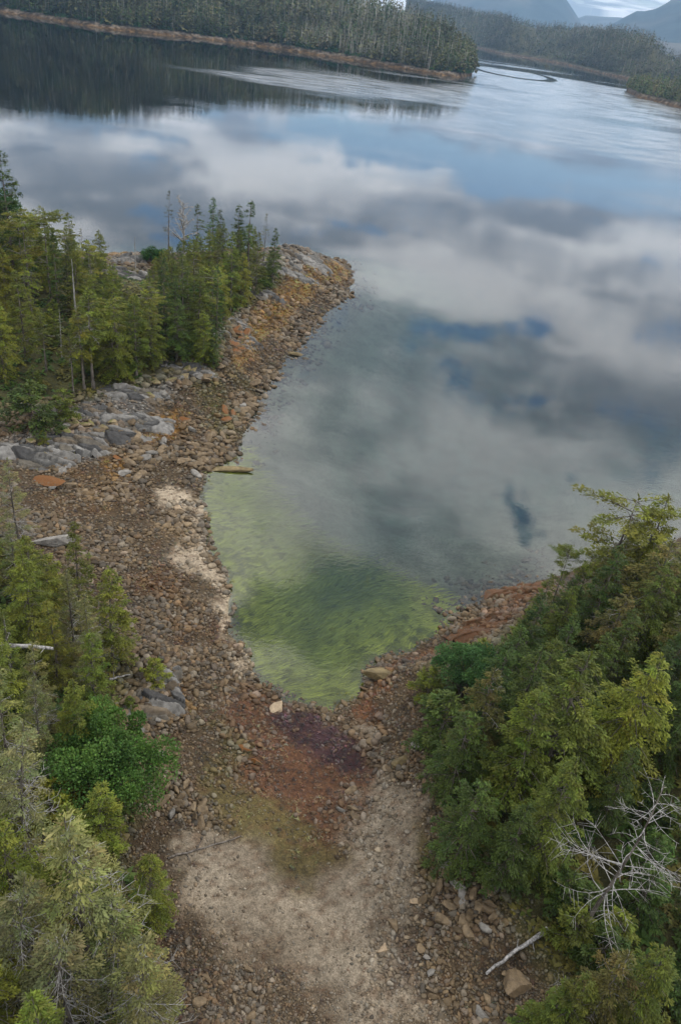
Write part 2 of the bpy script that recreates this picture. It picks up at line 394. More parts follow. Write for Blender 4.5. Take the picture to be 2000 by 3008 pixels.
# colour zones: outline, colour, edge softness (m), strength, rock density factor
SAND = (0.212, 0.180, 0.136); LSAND = (0.36, 0.305, 0.23); BROWN = (0.152, 0.108, 0.060); REDW = (0.092, 0.044, 0.022); DARKW = (0.035, 0.016, 0.018)
ORANGE = (0.20, 0.10, 0.016); ALGAE = (0.14, 0.13, 0.028); OLIVE = (0.085, 0.070, 0.024); GREY = (0.24, 0.235, 0.225); TAN = (0.23, 0.165, 0.095)
ZONES = [
    ([(590, 1930), (690, 1960), (790, 2030), (800, 1900), (785, 1800), (870, 1785), (930, 1830), (985, 1895), (1000, 1960), (955, 2050), (985, 2130), (930, 2200), (960, 2300), (1000, 2420), (560, 2420), (480, 2230), (425, 2110), (415, 1990), (480, 1960)], SAND, .8, 1, .30),
    ([(800, 1655), (828, 1640), (855, 1700), (830, 1722)], SAND, .4, 1, .05),
    ([(375, 1108), (450, 1108), (462, 1165), (420, 1172), (350, 1158)], LSAND, 1.1, .95, .2),
    ([(395, 1235), (465, 1262), (505, 1310), (522, 1332), (480, 1332), (400, 1302)], LSAND, 1.1, .95, .2),
    ([(470, 1370), (530, 1365), (532, 1420), (475, 1392)], LSAND, .9, .95, .2),
    ([(525, 1478), (560, 1500), (572, 1542), (535, 1522)], LSAND, .7, .95, .2),
    ([(440, 1160), (472, 1168), (468, 1210), (484, 1270), (514, 1312), (530, 1370), (538, 1420), (536, 1462), (562, 1500), (545, 1510), (515, 1450), (512, 1390), (488, 1320), (450, 1270), (425, 1225)], LSAND, .4, .85, .12),
    ([(330, 1170), (440, 1180), (460, 1240), (400, 1240), (340, 1210)], TAN, 1, .8, .6),
    ([(160, 1100), (300, 1090), (330, 1150), (260, 1190), (100, 1170)], (0.20, 0.125, 0.055), 1.2, .9, .9),
    ([(535, 1560), (600, 1580), (650, 1602), (760, 1665), (870, 1775), (815, 1840), (815, 1950), (740, 2020), (620, 1950), (530, 1760), (510, 1640)], REDW, 1.2, 1, .24),
    ([(490, 1770), (600, 1830), (700, 1880), (805, 2000), (720, 2040), (580, 1985), (480, 1880)], OLIVE, .9, .9, .16),
    ([(620, 1585), (700, 1622), (765, 1664), (850, 1740), (845, 1790), (740, 1745), (650, 1665)], DARKW, .7, 1, .1),
    ([(780, 1640), (850, 1580), (880, 1530), (1040, 1440), (1085, 1420), (1250, 1335), (1220, 1400), (1100, 1480), (1000, 1505), (930, 1525), (900, 1600), (870, 1690), (830, 1650)], (0.12, 0.048, 0.016), .7, .95, .4),
    ([(640, 680), (760, 612), (803, 612), (790, 650), (740, 665), (680, 725), (605, 795), (575, 862), (530, 855), (560, 765)], ORANGE, 1.6, .95, .22),
    ([(345, 970), (440, 955), (425, 995), (350, 1035)], ORANGE, 1.0, .9, .3),
    ([(240, 1060), (300, 1055), (290, 1095), (245, 1095)], ORANGE, .7, .85, .4),
    ([(300, 1320), (430, 1315), (425, 1400), (345, 1372)], (0.17, 0.075, 0.016), .8, .8, .8),
    ([(375, 1435), (445, 1450), (425, 1510), (385, 1500)], (0.16, 0.07, 0.016), .7, .8, .8),
    ([(470, 1390), (525, 1440), (520, 1475), (470, 1450)], (0.12, 0.055, 0.025), .6, .8, .8),
    ([(380, 1640), (425, 1590), (430, 1660), (395, 1700)], ORANGE, .6, .8, .6),
    ([(430, 900), (500, 880), (525, 920), (560, 960), (548, 1005), (480, 975)], ALGAE, 1.2, .75, 1.2),
    ([(530, 860), (600, 870), (570, 900), (530, 890)], (0.15, 0.12, 0.025), 1, .7, .8),
    ([(485, 1690), (560, 1700), (570, 1780), (515, 1810)], ALGAE, .8, .6, 1),
    ([(960, 1950), (1045, 1990), (1065, 2080), (980, 2105)], OLIVE, .7, .9, .5),
    ([(20, 1050), (150, 1010), (160, 968), (250, 938), (300, 910), (380, 880), (430, 850), (475, 850), (440, 900), (350, 950), (330, 990), (280, 1025), (200, 1070), (60, 1090)], GREY, 1.0, .95, 1.0),
    ([(520, 700), (560, 680), (660, 590), (745, 602), (725, 642), (640, 665), (600, 700), (540, 760), (520, 800)], GREY, 1.5, .9, 1.0),
    ([(250, 595), (345, 590), (350, 650), (290, 650)], (0.26, 0.22, 0.17), 1.5, .9, .8),
    ([(255, 596), (300, 594), (300, 612), (260, 618)], ORANGE, .8, .7, .5),
    ([(330, 1990), (415, 2060), (460, 2150), (590, 2230), (740, 2340), (760, 2460), (330, 2460)], (0.15, 0.105, 0.062), 1.4, .8, .8),
    ([(880, 2170), (950, 2200), (940, 2330), (890, 2300)], (0.055, 0.035, 0.025), .5, .85, .3),
]
ZONES = [(poly(p, 0.8), np.array(c), s, w, d) for p, c, s, w, d in ZONES]
def zone(x, y, ds, df, de):
    wx = x + (fbm(x, y, 0.5, 3) - 0.5) * 3.0 + (fbm(x, y, 2.3, 2) - .5) * 1.2; wy = y + (fbm(x + 60, y, 0.5, 3) - 0.5) * 3.0 + (fbm(x, y + 40, 2.3, 2) - .5) * 1.2
    k = fbm(x, y, 0.35, 4)[..., None]
    c = np.array(BROWN) * (0.7 + 0.6 * k) * np.ones(x.shape + (1,))
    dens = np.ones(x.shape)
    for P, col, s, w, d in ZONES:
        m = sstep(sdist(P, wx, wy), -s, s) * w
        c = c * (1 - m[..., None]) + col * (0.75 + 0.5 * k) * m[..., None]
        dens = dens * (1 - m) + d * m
    dn = sstep(dens, .4, .8)[..., None]; c = c * (1 - .6 * dn)  # shade of the gaps between crowded stones, painted into the ground colour
    # speckle of loose weed and stone over the open sand
    sp = sstep(fbm(x, y, 3.4, 4) + .12 * (fbm(x, y, .5, 2) - .5), 0.58, 0.66) * 0.5
    c = c * (1 - sp[..., None]) + np.array((0.085, 0.045, 0.022)) * sp[..., None]
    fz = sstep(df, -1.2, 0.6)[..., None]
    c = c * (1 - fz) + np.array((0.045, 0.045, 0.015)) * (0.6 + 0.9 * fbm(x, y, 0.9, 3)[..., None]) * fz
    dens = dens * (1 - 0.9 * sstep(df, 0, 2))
    u = sstep(-ds, -0.2, 0.5)[..., None]
    eg = sstep(de, -2.5, 1.0)[..., None]
    uw = np.array((0.15, 0.14, 0.10)) * (1 - eg) + np.array((0.15, 0.16, 0.012)) * eg
    deep = sstep(-ds, 6, 26)[..., None] * (1 - eg)
    uw = uw * (1 - deep) + np.array((0.075, 0.105, 0.09)) * deep  # murk of the water column put into the colour of the deep bed
    c = c * (1 - u) + uw * (0.7 + 0.6 * k) * u
    return c, dens

def build_terrain():
    def axis(a, b, f0, g):   # spacing grows with distance
        out = [a]
        while out[-1] < b: out.append(out[-1] + f0 * max(1.0, g * abs(out[-1] if out[-1] > 0 else 0)))
        return np.array(out)
    ys = axis(-40, 16, 2.0, 0); ys = np.concatenate([ys[:-1], axis(16, 420, 0.31, 1 / 45.0)])
    xr = axis(0, 150, 0.33, 1 / 26.0); xs = np.concatenate([-xr[:0:-1], xr])
    X, Y = np.meshgrid(xs, ys)
    h, ds, df, de = height(X, Y, True)
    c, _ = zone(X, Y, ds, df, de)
    V = np.stack([X, Y, h], -1).reshape(-1, 3); nx, ny = len(xs), len(ys)
    i = np.arange(nx * ny).reshape(ny, nx)
    Q = np.stack([i[:-1, :-1], i[:-1, 1:], i[1:, 1:], i[1:, :-1]], -1).reshape(-1, 4)
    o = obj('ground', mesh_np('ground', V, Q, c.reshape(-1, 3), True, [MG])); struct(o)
    print('terrain', len(V))
    # sea bed beyond the shore, out past the horizon; teal scatter of deep water in its colour
    me = mesh_np('sea_bed', [(-30000, -20000, -11.6), (30000, -20000, -11.6), (30000, 40000, -11.6), (-30000, 40000, -11.6)], np.array([[0, 1, 2, 3]]), np.full((4, 3), (0.075, 0.105, 0.09)), False, [m_vcol('murk_tinted_sea_bed')])
    struct(obj('sea_bed', me))
    # closed body of water; its surface is cut into cells so that mirror rays stay exact
    half = [25 * 1.6 ** k for k in range(15)]; half[-1] = 18000
    gx = np.array([-h_ for h_ in half[::-1]] + [0] + half); gy = gx + 600; nx = len(gx)
    X, Y = np.meshgrid(gx, gy); i = np.arange(nx * nx).reshape(nx, nx)
    V = np.concatenate([np.stack([X, Y, 0 * X], -1).reshape(-1, 3), np.stack([X, Y, 0 * X - 12.0], -1).reshape(-1, 3)])
    Q = np.stack([i[:-1, :-1], i[:-1, 1:], i[1:, 1:], i[1:, :-1]], -1).reshape(-1, 4); m_ = nx * nx
    rim = np.concatenate([i[0, :-1], i[:-1, -1], i[-1, :0:-1], i[:0:-1, 0]]); rn = np.roll(rim, -1)
    fc = np.concatenate([Q, Q[:, ::-1] + m_, np.stack([rim, rim + m_, rn + m_, rn], -1)])
    struct(obj('water', mesh_np('water', V, fc, None, False, [m_water()])))
build_terrain()

def hits(px, py):
    """photograph pixel -> point on the near terrain (marching along the ray)"""
    d = ray(px, py); z = 2.0
    for _ in range(12):
        p = at(px, py, z); z = 0.5 * z + 0.5 * max(float(height(np.array([p[0]]), np.array([p[1]]))[0]), 0.0)
    return at(px, py, z)

# ---------------------------------------------------------------- rocks
def ico(sub):
    t = (1 + 5 ** .5) / 2
    v = [(-1, t, 0), (1, t, 0), (-1, -t, 0), (1, -t, 0), (0, -1, t), (0, 1, t), (0, -1, -t), (0, 1, -t), (t, 0, -1), (t, 0, 1), (-t, 0, -1), (-t, 0, 1)]
    f = [(0, 11, 5), (0, 5, 1), (0, 1, 7), (0, 7, 10), (0, 10, 11), (1, 5, 9), (5, 11, 4), (11, 10, 2), (10, 7, 6), (7, 1, 8), (3, 9, 4), (3, 4, 2), (3, 2, 6), (3, 6, 8), (3, 8, 9), (4, 9, 5), (2, 4, 11), (6, 2, 10), (8, 6, 7), (9, 8, 1)]
    v = [np.array(a) / np.linalg.norm(a) for a in v]
    for _ in range(sub):
        mid = {}; nf = []
        def m(a, b):
            k = (min(a, b), max(a, b))
            if k not in mid: w = v[a] + v[b]; v.append(w / np.linalg.norm(w)); mid[k] = len(v) - 1
            return mid[k]
        for a, b, c in f:
            x, y, z = m(a, b), m(b, c), m(c, a); nf += [(a, x, z), (b, y, x), (c, z, y), (x, y, z)]
        f = nf
    return np.array(v), np.array(f)
def rock_base(seed, sub, cuts=9):
    """a sphere cut by random planes: faceted, slightly rounded stone"""
    r = np.random.default_rng(seed); v, f = ico(sub)
    nrm = r.normal(size=(cuts, 3)); nrm /= np.linalg.norm(nrm, axis=1)[:, None]; dist = r.uniform(0.42, 0.8, cuts)
    for _ in range(2):
        for n_, d_ in zip(nrm, dist):
            k = v @ n_ - d_; v = v - np.outer(np.maximum(k, 0), n_) * 0.92
    v = v * (1 + r.normal(0, 0.025, (len(v), 1)))
    v *= np.array([1.2, 0.85, 0.6]) * r.uniform(0.8, 1.2, 3)
    return v, f
def rotz(a): c, s = np.cos(a), np.sin(a); return np.array([[c, -s, 0], [s, c, 0], [0, 0, 1]])
def rand_rot(r, tilt):
    a = r.uniform(0, 2 * np.pi); b, c = r.normal(0, tilt, 2)
    cx, sx, cy, sy = np.cos(b), np.sin(b), np.cos(c), np.sin(c)
    return rotz(a) @ np.array([[1, 0, 0], [0, cx, -sx], [0, sx, cx]]) @ np.array([[cy, 0, sy], [0, 1, 0], [-sy, 0, cy]])

def inside_view(x, y, z, m=60):
    px, py = project(np.stack([x, y, z], -1)); return (px > -m) & (px < 2000 + m) & (py > -m) & (py < 3008 + m)

def scatter_rocks():
    r = np.random.default_rng(11)
    N = 300000
    # candidates over the shore, denser near the camera
    u = r.random(N); y = 17 + (165 - 17) * u ** 1.9; x = r.uniform(0, 1, N) * (.58 * y + 18) - .50 * y - 2; x = np.minimum(x, 27)
    h, ds, df, de = height(x, y, True)
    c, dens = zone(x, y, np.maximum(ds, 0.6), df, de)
    edge = sstep(-df, 6, 0.5)                                     # bigger stones up the beach, under the trees
    far = np.clip((y - 40) / 60, 0, 1)
    size = np.exp(r.normal(0, 0.46, len(x))) * (0.10 * np.clip((y - 14) / 20, .55, 1) + 0.03 * edge + 0.13 * far)
    size *= 0.55 + 0.9 * sstep(fbm(x, y, .28, 3), .35, .65)
    keep = (r.random(len(x)) < np.where(size < .075, .6, 1.0)) & (ds > -5) & (df < 1.5) & inside_view(x, y, h) & (de < 0.5)
    keep &= r.random(len(x)) < dens * np.where(ds > 0, 1, 0.35 * np.exp(ds / 2))
    x, y, h, ds, df, c, size, dens = (a[keep] for a in (x, y, h, ds, df, c, size, dens))
    size = np.where((dens < 0.25) & (y < 60), size * np.where(c[:, 2] > .08, .42, .7), size); size = np.clip(size, 0.05, 0.34 + .4 * np.clip((y - 45) / 40, 0, 1))
    # thin out overlaps, large first
    order = np.argsort(-size); cell = {}; sel = []
    for i in order:
        s = size[i]; gx, gy = int(x[i] // 0.8), int(y[i] // 0.8); bad = False
        for a in (-1, 0, 1):
            for b in (-1, 0, 1):
                for j in cell.get((gx + a, gy + b), ()):
                    if (x[i] - x[j]) ** 2 + (y[i] - y[j]) ** 2 < (0.47 * (s + size[j])) ** 2: bad = True; break
                if bad: break
            if bad: break
        if not bad: cell.setdefault((gx, gy), []).append(i); sel.append(i)
    sel = np.array(sel); x, y, h, ds, df, c, size, dens = (a[sel] for a in (x, y, h, ds, df, c, size, dens))
    print('rocks', len(sel))
    depth = np.stack([x, y, h - CAM_H], -1) @ fw
    show = size / depth * ((ds > 0.1) & (df < -0.3) & (size > 0.12)) * (inside_view(x, y, h, -20))
    big = np.argsort(-show)[:262]
    isbig = np.zeros(len(x), bool); isbig[big] = True
    px, py = project(np.stack([x, y, h], -1))
    k = r.normal(0.80, 0.22, (len(x), 1)).clip(0.35, 1.6)
    grey = (r.random(len(x)) < 0.36)[:, None]
    base = np.where(grey, np.array((0.178, 0.165, 0.14)), np.array((0.138, 0.097, 0.051)))
    w = np.where(((c[:, 0] - c[:, 2]) > 0.14)[:, None], 0.55, 0.6)
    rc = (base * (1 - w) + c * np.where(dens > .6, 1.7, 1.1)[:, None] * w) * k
    for nm, m_, sub, lab in (('small_stones', (~isbig) & (size / depth < 0.0040) & (size / depth > 0.0013), 0, 'countless brown and grey pebbles and small stones strewn over the beach'),
                             ('cobbles', (~isbig) & (size / depth >= 0.0040), 1, 'mass of angular brown and grey cobbles along the tree-lined shore')):
        idx = np.nonzero(m_)[0]; V = []; Fc = []; C = []; n0 = 0
        bases = [rock_base(100 + b, sub, 2 if sub == 0 else 7) for b in range(16)]
        for b in range(16):
            ii = idx[b::16]; bv, bf = bases[b]
            if not len(ii): continue
            R = np.stack([rand_rot(r, 0.3) for _ in ii])
            vv = np.einsum('nij,kj->nki', R, bv) * (size[ii] * 1.0)[:, None, None]
            vv += np.stack([x[ii], y[ii], h[ii] + size[ii] * 0.14], -1)[:, None, :]
            V.append(vv.reshape(-1, 3)); C.append(np.repeat(rc[ii], len(bv), 0))
            Fc.append((bf[None] + (np.arange(len(ii)) * len(bv))[:, None, None] + n0).reshape(-1, 3)); n0 += len(ii) * len(bv)
        o = obj(nm, mesh_np(nm, np.concatenate(V), np.concatenate(Fc), np.concatenate(C), False, [MR]))
        stuff(o, lab, 'stones')
        print(nm, len(idx), n0)
    # the boulders that show largest, each an object of its own
    mats = {'brown': m_boulder('brown_boulder', (0.098, 0.069, 0.038), (0.17, 0.125, 0.075)), 'grey': m_boulder('grey_boulder', (0.13, 0.122, 0.11), (0.215, 0.203, 0.185)),
            'weedy': m_boulder('weedy_boulder', (0.16, 0.11, 0.06), (0.22, 0.16, 0.10), (0.14, 0.055, 0.012), 0.55), 'algae': m_boulder('algae_boulder', (0.17, 0.13, 0.07), (0.24, 0.19, 0.11), (0.125, 0.13, 0.032), 0.95),
            'tan': m_boulder('tan_boulder', (0.26, 0.19, 0.12), (0.36, 0.28, 0.19)), 'olive': m_boulder('olive_boulder', (0.12, 0.09, 0.04), (0.18, 0.14, 0.07))}
    MAT_B.update(mats)
    for k_ in mats: BM[k_] = [mesh_np('boulder_' + k_, *rock_base(300 + b, 3, 11), None, False, [mats[k_]]) for b in range(6)]
    for q, i in enumerate(big):
        cc = c[i]; pxi, pyi = px[i] / F, py[i] / F
        if cc[1] > cc[0] * 0.88: kind = 'algae'
        elif abs(cc[0] - cc[2]) < 0.03 and cc[0] > 0.07: kind = 'grey'
        elif cc[0] > 0.05 and cc[2] < cc[0] * 0.26: kind = 'weedy'
        elif cc[0] < 0.036: kind = 'olive'
        elif cc[0] > 0.2: kind = 'tan'
        else: kind = 'grey' if r.random() < 0.12 else 'brown'
        if pyi < 1060: where = 'on the rocky shore below the island trees'
        elif pyi < 1330 and pxi < 560: where = 'on the stony neck of beach beside the green eelgrass'
        elif pxi > 820: where = 'on the stony bank under the dense dark conifers'
        elif pyi < 1900: where = 'on the cobble bank between the trees and the lagoon'
        else: where = 'at the foot of the lichen-hung conifers above the sand flat'
        adj = {'brown': 'angular brown boulder', 'grey': 'pale grey boulder', 'weedy': 'boulder capped with rust-coloured weed', 'algae': 'boulder coated with yellow-green algae', 'tan': 'tan weathered boulder', 'olive': 'dark olive boulder'}[kind]
        o = obj('boulder', BM[kind][q % 6], None, (x[i], y[i], h[i] + size[i] * 0.25)); o.scale = (size[i] * r.uniform(.95, 1.3), size[i] * r.uniform(.9, 1.15), size[i] * r.uniform(.8, 1.15))
        o.rotation_euler = (r.normal(0, .2), r.normal(0, .2), r.uniform(0, 6.28))
        tag(o, adj + ' ' + where, 'boulder', adj + 's ' + where)
MAT_B = {}; BM = {}
scatter_rocks()

# single rocks that stand out
def special_boulder(px, py, size, kind, label, name='boulder', rz=0.3, sq=(1, 1, 1), sink=0.25, seed=0):
    p = hits(px, py); bv, bf = rock_base(700 + seed, 4, 10)
    o = obj(name, mesh_np(name, bv, bf, None, False, [MAT_B[kind]]), None, (p[0], p[1], p[2] + size * sq[2] * sink)); o.scale = tuple(size * np.array(sq)); o.rotation_euler = (0.1, -0.08, rz)
    return tag(o, label, 'boulder')
b = special_boulder(1510, 2900, 0.78, 'brown', 'large square brown boulder with a white quartz vein near the driftwood log', rz=0.2, sq=(.95, 1.25, 1.1), seed=1)
special_boulder(150, 1420, 1.15, 'weedy', 'large boulder, half pale grey and half orange, on the brown cobbles', rz=-.2, sq=(1.5, .8, .6), seed=2)
special_boulder(155, 1598, 1.3, 'grey', 'smooth dark grey boulder behind the slim young conifer', rz=.2, sq=(1.3, .9, .7), seed=3)
special_boulder(866, 1042, 1.0, 'olive', 'lone dark boulder standing in the water off the weedy shore', rz=.2, sq=(1.2, .7, .6), sink=.05, seed=4)
special_boulder(667, 1382, 2.2, 'olive', 'long low tan rock reaching out into the green eelgrass', rz=.12, sq=(1.35, .28, .2), sink=.2, seed=5)
special_boulder(815, 2080, 0.62, 'tan', 'brown block of rock at the edge of the purple kelp', rz=.9, sq=(1, .8, 1), seed=6)
special_boulder(1125, 1985, 0.85, 'olive', 'olive-brown boulder at the waterline beside the eelgrass', rz=.1, sq=(1.3, .9, .9), seed=7)
special_boulder(1178, 2240, 0.5, 'olive', 'dark broad boulder in the shade of the leaning conifers', rz=.5, sq=(1.5, 1, .8), seed=8)
special_boulder(1217, 2192, 0.42, 'grey', 'single whitish boulder among dark stones under the conifers', rz=.5, seed=9)
special_boulder(480, 1160, 1.1, 'grey', 'smooth pale oval boulder on the grey bedrock ledge', rz=-.5, sq=(1.2, .7, .7), seed=12)

# ---------------------------------------------------------------- bedrock ledges
def outcrop(px, py, lx, ly, hz, rz, label, seed, cells=40, name='bedrock_outcrop', m=None):
    r = np.random.default_rng(seed); p = hits(px, py); hz *= .5
    nx, ny = 84, 64
    U, Vv = np.meshgrid(np.linspace(-1, 1, nx), np.linspace(-1, 1, ny))
    gx, gy = p[0] + (U * lx * math.cos(rz) - Vv * ly * math.sin(rz)), p[1] + (U * lx * math.sin(rz) + Vv * ly * math.cos(rz))
    rr = (np.abs(U) ** 2.4 + np.abs(Vv) ** 2.4) ** (1 / 2.4) + (fbm(gx, gy, 0.5, 4) - 0.5) * 1.0
    prof = np.clip(1.02 - rr, -0.3, 1); prof = np.where(prof > 0, 1 - (1 - np.clip(prof * 2.2, 0, 1)) ** 2, prof)
    # joints: elongated cells, each stepped and tilted
    S = np.stack([r.uniform(-1.1, 1.1, cells), r.uniform(-1.1, 1.1, cells)], -1)
    ang = r.uniform(-.4, .4); a = U * math.cos(ang) - Vv * math.sin(ang) + (fbm(gx, gy, 1.3, 2) - .5) * .12; b_ = U * math.sin(ang) + Vv * math.cos(ang)
    d = np.stack([np.hypot((a - s[0]) * lx / max(lx, ly) * 0.6, (b_ - s[1]) * ly / max(lx, ly) * 1.9) for s in S], -1)
    o_ = np.argsort(d, -1); d1 = np.take_along_axis(d, o_[..., :1], -1)[..., 0]; d2 = np.take_along_axis(d, o_[..., 1:2], -1)[..., 0]
    ch = r.uniform(0.4, 1.15, cells)[o_[..., 0]]; tx = r.normal(0, 1.0, cells)[o_[..., 0]]; ty = r.normal(.5, 1.3, cells)[o_[..., 0]]
    crack = sstep(d2 - d1, 0.0, 0.035)
    z = prof * hz * (ch + tx * (a - S[o_[..., 0], 0]) + ty * (b_ - S[o_[..., 0], 1])) - (1 - crack) * 0.55 * hz * (prof > 0) + (fbm(gx, gy, 2.5, 3) - .5) * .35 * hz
    h = height(gx, gy); zz = np.maximum(h, 0) + z - 0.08
    V = np.stack([gx - p[0], gy - p[1], zz - p[2]], -1).reshape(-1, 3)
    i = np.arange(nx * ny).reshape(ny, nx); keep = (prof[:-1, :-1] > -0.1)
    pal = np.array([(.20, .195, .185), (.26, .25, .235), (.13, .128, .125), (.21, .165, .115), (.075, .073, .072), (.31, .30, .285), (.17, .15, .12)])
    cc = pal[r.integers(0, 7, cells)][o_[..., 0]] * .54 * (.75 + .5 * fbm(gx, gy, 1.7, 4)[..., None]) * (.55 + .45 * crack[..., None])
    Q = np.stack([i[:-1, :-1], i[:-1, 1:], i[1:, 1:], i[1:, :-1]], -1)[keep]
    o = obj(name, mesh_np(name, V, Q, cc.reshape(-1, 3), False, [m or MR]), None, p)
    return tag(o, label, 'bedrock')
M_LEDGE = m_boulder('weedy_ledge', (0.10, 0.06, 0.03), (0.15, 0.09, 0.05), (0.085, 0.035, 0.010), 0.6)
outcrop(1400, 1850, 2.6, 1.6, .9, .6, 'big weed-draped rock shelf at the waterline below the wooded bank', 18, 18, m=M_LEDGE)
outcrop(1520, 1745, 3.4, 1.6, .9, .5, 'outermost rust-brown weed-covered ledge jutting from the wooded bank', 19, 18, m=M_LEDGE)
outcrop(95, 1345, 4.6, 2.4, 1.5, .25, 'furrowed grey bedrock ledge breaking into upright slabs above brown cobbles', 1)
outcrop(215, 1305, 4.4, 1.9, 1.4, .2, 'white-crusted grey bedrock ledge below the low broad evergreens', 2)
outcrop(345, 1285, 4.2, 1.8, 1.0, .25, 'smooth tan and grey bedrock hump beside orange rockweed', 3, 10)
outcrop(390, 1238, 4.6, 1.6, 1.2, .2, 'layered grey bedrock shelf with a dark stained face', 4)
outcrop(285, 1215, 3.4, 1.6, 1.2, .3, 'dark jointed bedrock step under a grassy tuft', 5)
outcrop(400, 1160, 4.2, 1.6, 1.0, .35, 'blue-grey striped bedrock ledge at the corner of the island trees', 6)
outcrop(560, 1085, 4.0, 1.6, 1.1, .5, 'blackish bedrock rim at the foot of the leaning island conifers', 7)
outcrop(690, 1000, 4.5, 2.2, .9, .7, 'pale bedrock slab between the conifers and the orange rockweed', 8)
outcrop(660, 945, 5.0, 2.0, 1.0, .4, 'low pinkish-grey bedrock slab behind the orange rockweed', 9)
outcrop(760, 865, 5.5, 2.0, 1.6, .35, 'grey shattered bedrock face below the white-flowered shrub', 10, 40)
outcrop(850, 800, 6.0, 2.4, 1.6, .35, 'pale tumbled bedrock crest on the bare end of the point', 11, 44)
outcrop(905, 770, 6.0, 2.4, 1.6, .1, 'whitish bedrock crown nearest the tip of the point', 12, 44)
outcrop(985, 772, 4.6, 2.0, 1.0, -.2, 'weed-stained bedrock nose at the very tip of the point', 13, 30)
outcrop(395, 768, 4.0, 2.2, 2.0, .1, 'dark rounded bedrock knob beside the lichen-covered snag', 14, 20)
outcrop(345, 800, 5.0, 3.0, 1.2, .2, 'orange-lichened bedrock slope in the gap between island trees', 15, 36)
outcrop(465, 2045, 1.75, 2.0, .95, .3, 'cracked blue-grey bedrock outcrop beside the leafy green alder', 16, 22)
outcrop(500, 1985, .8, 1.1, .8, .1, 'rounded grey bedrock boss under the yellow-green overhanging bough', 17, 6)

# ---------------------------------------------------------------- seaweed and eelgrass
def ribbons(P, D, side, L, Wd, sag, segs, col, jitter=0.0):
    """n flat tapered ribbons: origin P, direction D, side vectors, lengths, widths"""
    n = len(P); t = np.linspace(0, 1, segs + 1)
    prof = np.sin(np.pi * (0.12 + 0.83 * t)) ; prof[-1] = 0.15
    ctr = P[:, None] + D[:, None] * (L[:, None] * t)[..., None]
    ctr[..., 2] -= sag[:, None] * t ** 2
    off = side[:, None] * (Wd[:, None] * prof)[..., None] * 0.5
    V = np.stack([ctr - off, ctr + off], 2).reshape(-1, 3)
    k = np.arange(segs) * 2
    q = np.stack([k, k + 1, k + 3, k + 2], -1)
    Q = (q[None] + (np.arange(n) * 2 * (segs + 1))[:, None, None]).reshape(-1, 4)
    return V, Q, np.repeat(col, 2 * (segs + 1), 0)

def seaweed():
    r = np.random.default_rng(21); N = 210000
    y = 17 + 148 * r.random(N) ** 1.25; x = r.uniform(-60, 28, N)
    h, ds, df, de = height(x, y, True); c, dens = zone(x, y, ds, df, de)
    weedy = sstep(c[:, 0] / (c[:, 2] + 1e-4), 2.6, 5.0) * (c[:, 1] < c[:, 0]) + (c[:, 0] < 0.06) * (c[:, 1] < c[:, 0] * .75)
    patchy = sstep(fbm(x, y, 0.9, 3), 0.46, 0.6)
    pr = np.clip(weedy, 0, 1) * 0.95 + 0.26 * patchy
    k = (r.random(N) < pr) & (ds > -0.8) & (df < -0.2) & inside_view(x, y, h, 30)
    x, y, h, c = x[k], y[k], h[k], c[k]
    n = len(x); m = 8
    s = (0.075 + 0.0017 * y) * np.exp(r.normal(0, .35, n))
    a = r.uniform(0, 2 * np.pi, (n, m)); el = r.uniform(0.1, 0.9, (n, m))
    D = np.stack([np.cos(a) * np.cos(el), np.sin(a) * np.cos(el), np.sin(el)], -1).reshape(-1, 3)
    sd_ = np.stack([-np.sin(a), np.cos(a), np.zeros_like(a) + .3], -1).reshape(-1, 3)
    P = np.repeat(np.stack([x, y, h + np.where(c[:, 2] > .07, .02, .07 + .22 * np.clip((y - 60) / 60, 0, 1))], -1), m, 0) + r.normal(0, .05, (n * m, 3)) * [1, 1, .2]
    s = np.where(c[:, 2] > .07, s * .6, s); L = np.repeat(s, m) * r.uniform(.6, 1.3, n * m)
    clump = fbm(x, y, 1.1, 3)[:, None]; base = c * (.35 + 1.05 * sstep(clump, .36, .66)) * np.exp(r.normal(0, .3, (n, 1)) * np.where((c[:, :1] < .1) & (c[:, :1] > 1.6 * c[:, 1:2]), 2.2, 1)) * (1 + r.normal(0, .12, (n, 3)))
    col = np.repeat(base, m, 0) * np.exp(r.normal(0, .3, (n * m, 1))) * (1 + r.normal(0, .1, (n * m, 3)))
    sandy = np.repeat(c[:, 2] > 0.07, m); col[sandy] = np.array((.085, .04, .018)) * r.uniform(.6, 1.5, (sandy.sum(), 1))
    V, Q, C = ribbons(P, D, sd_, L, L * .42, L * .5, 1, np.clip(col, .004, .2))
    stuff(obj('seaweed', mesh_np('seaweed', V, Q, C, False, [M_WEED])), 'orange to dark purple-brown seaweed carpeting the tidal rocks', 'seaweed')
    print('weed', n)

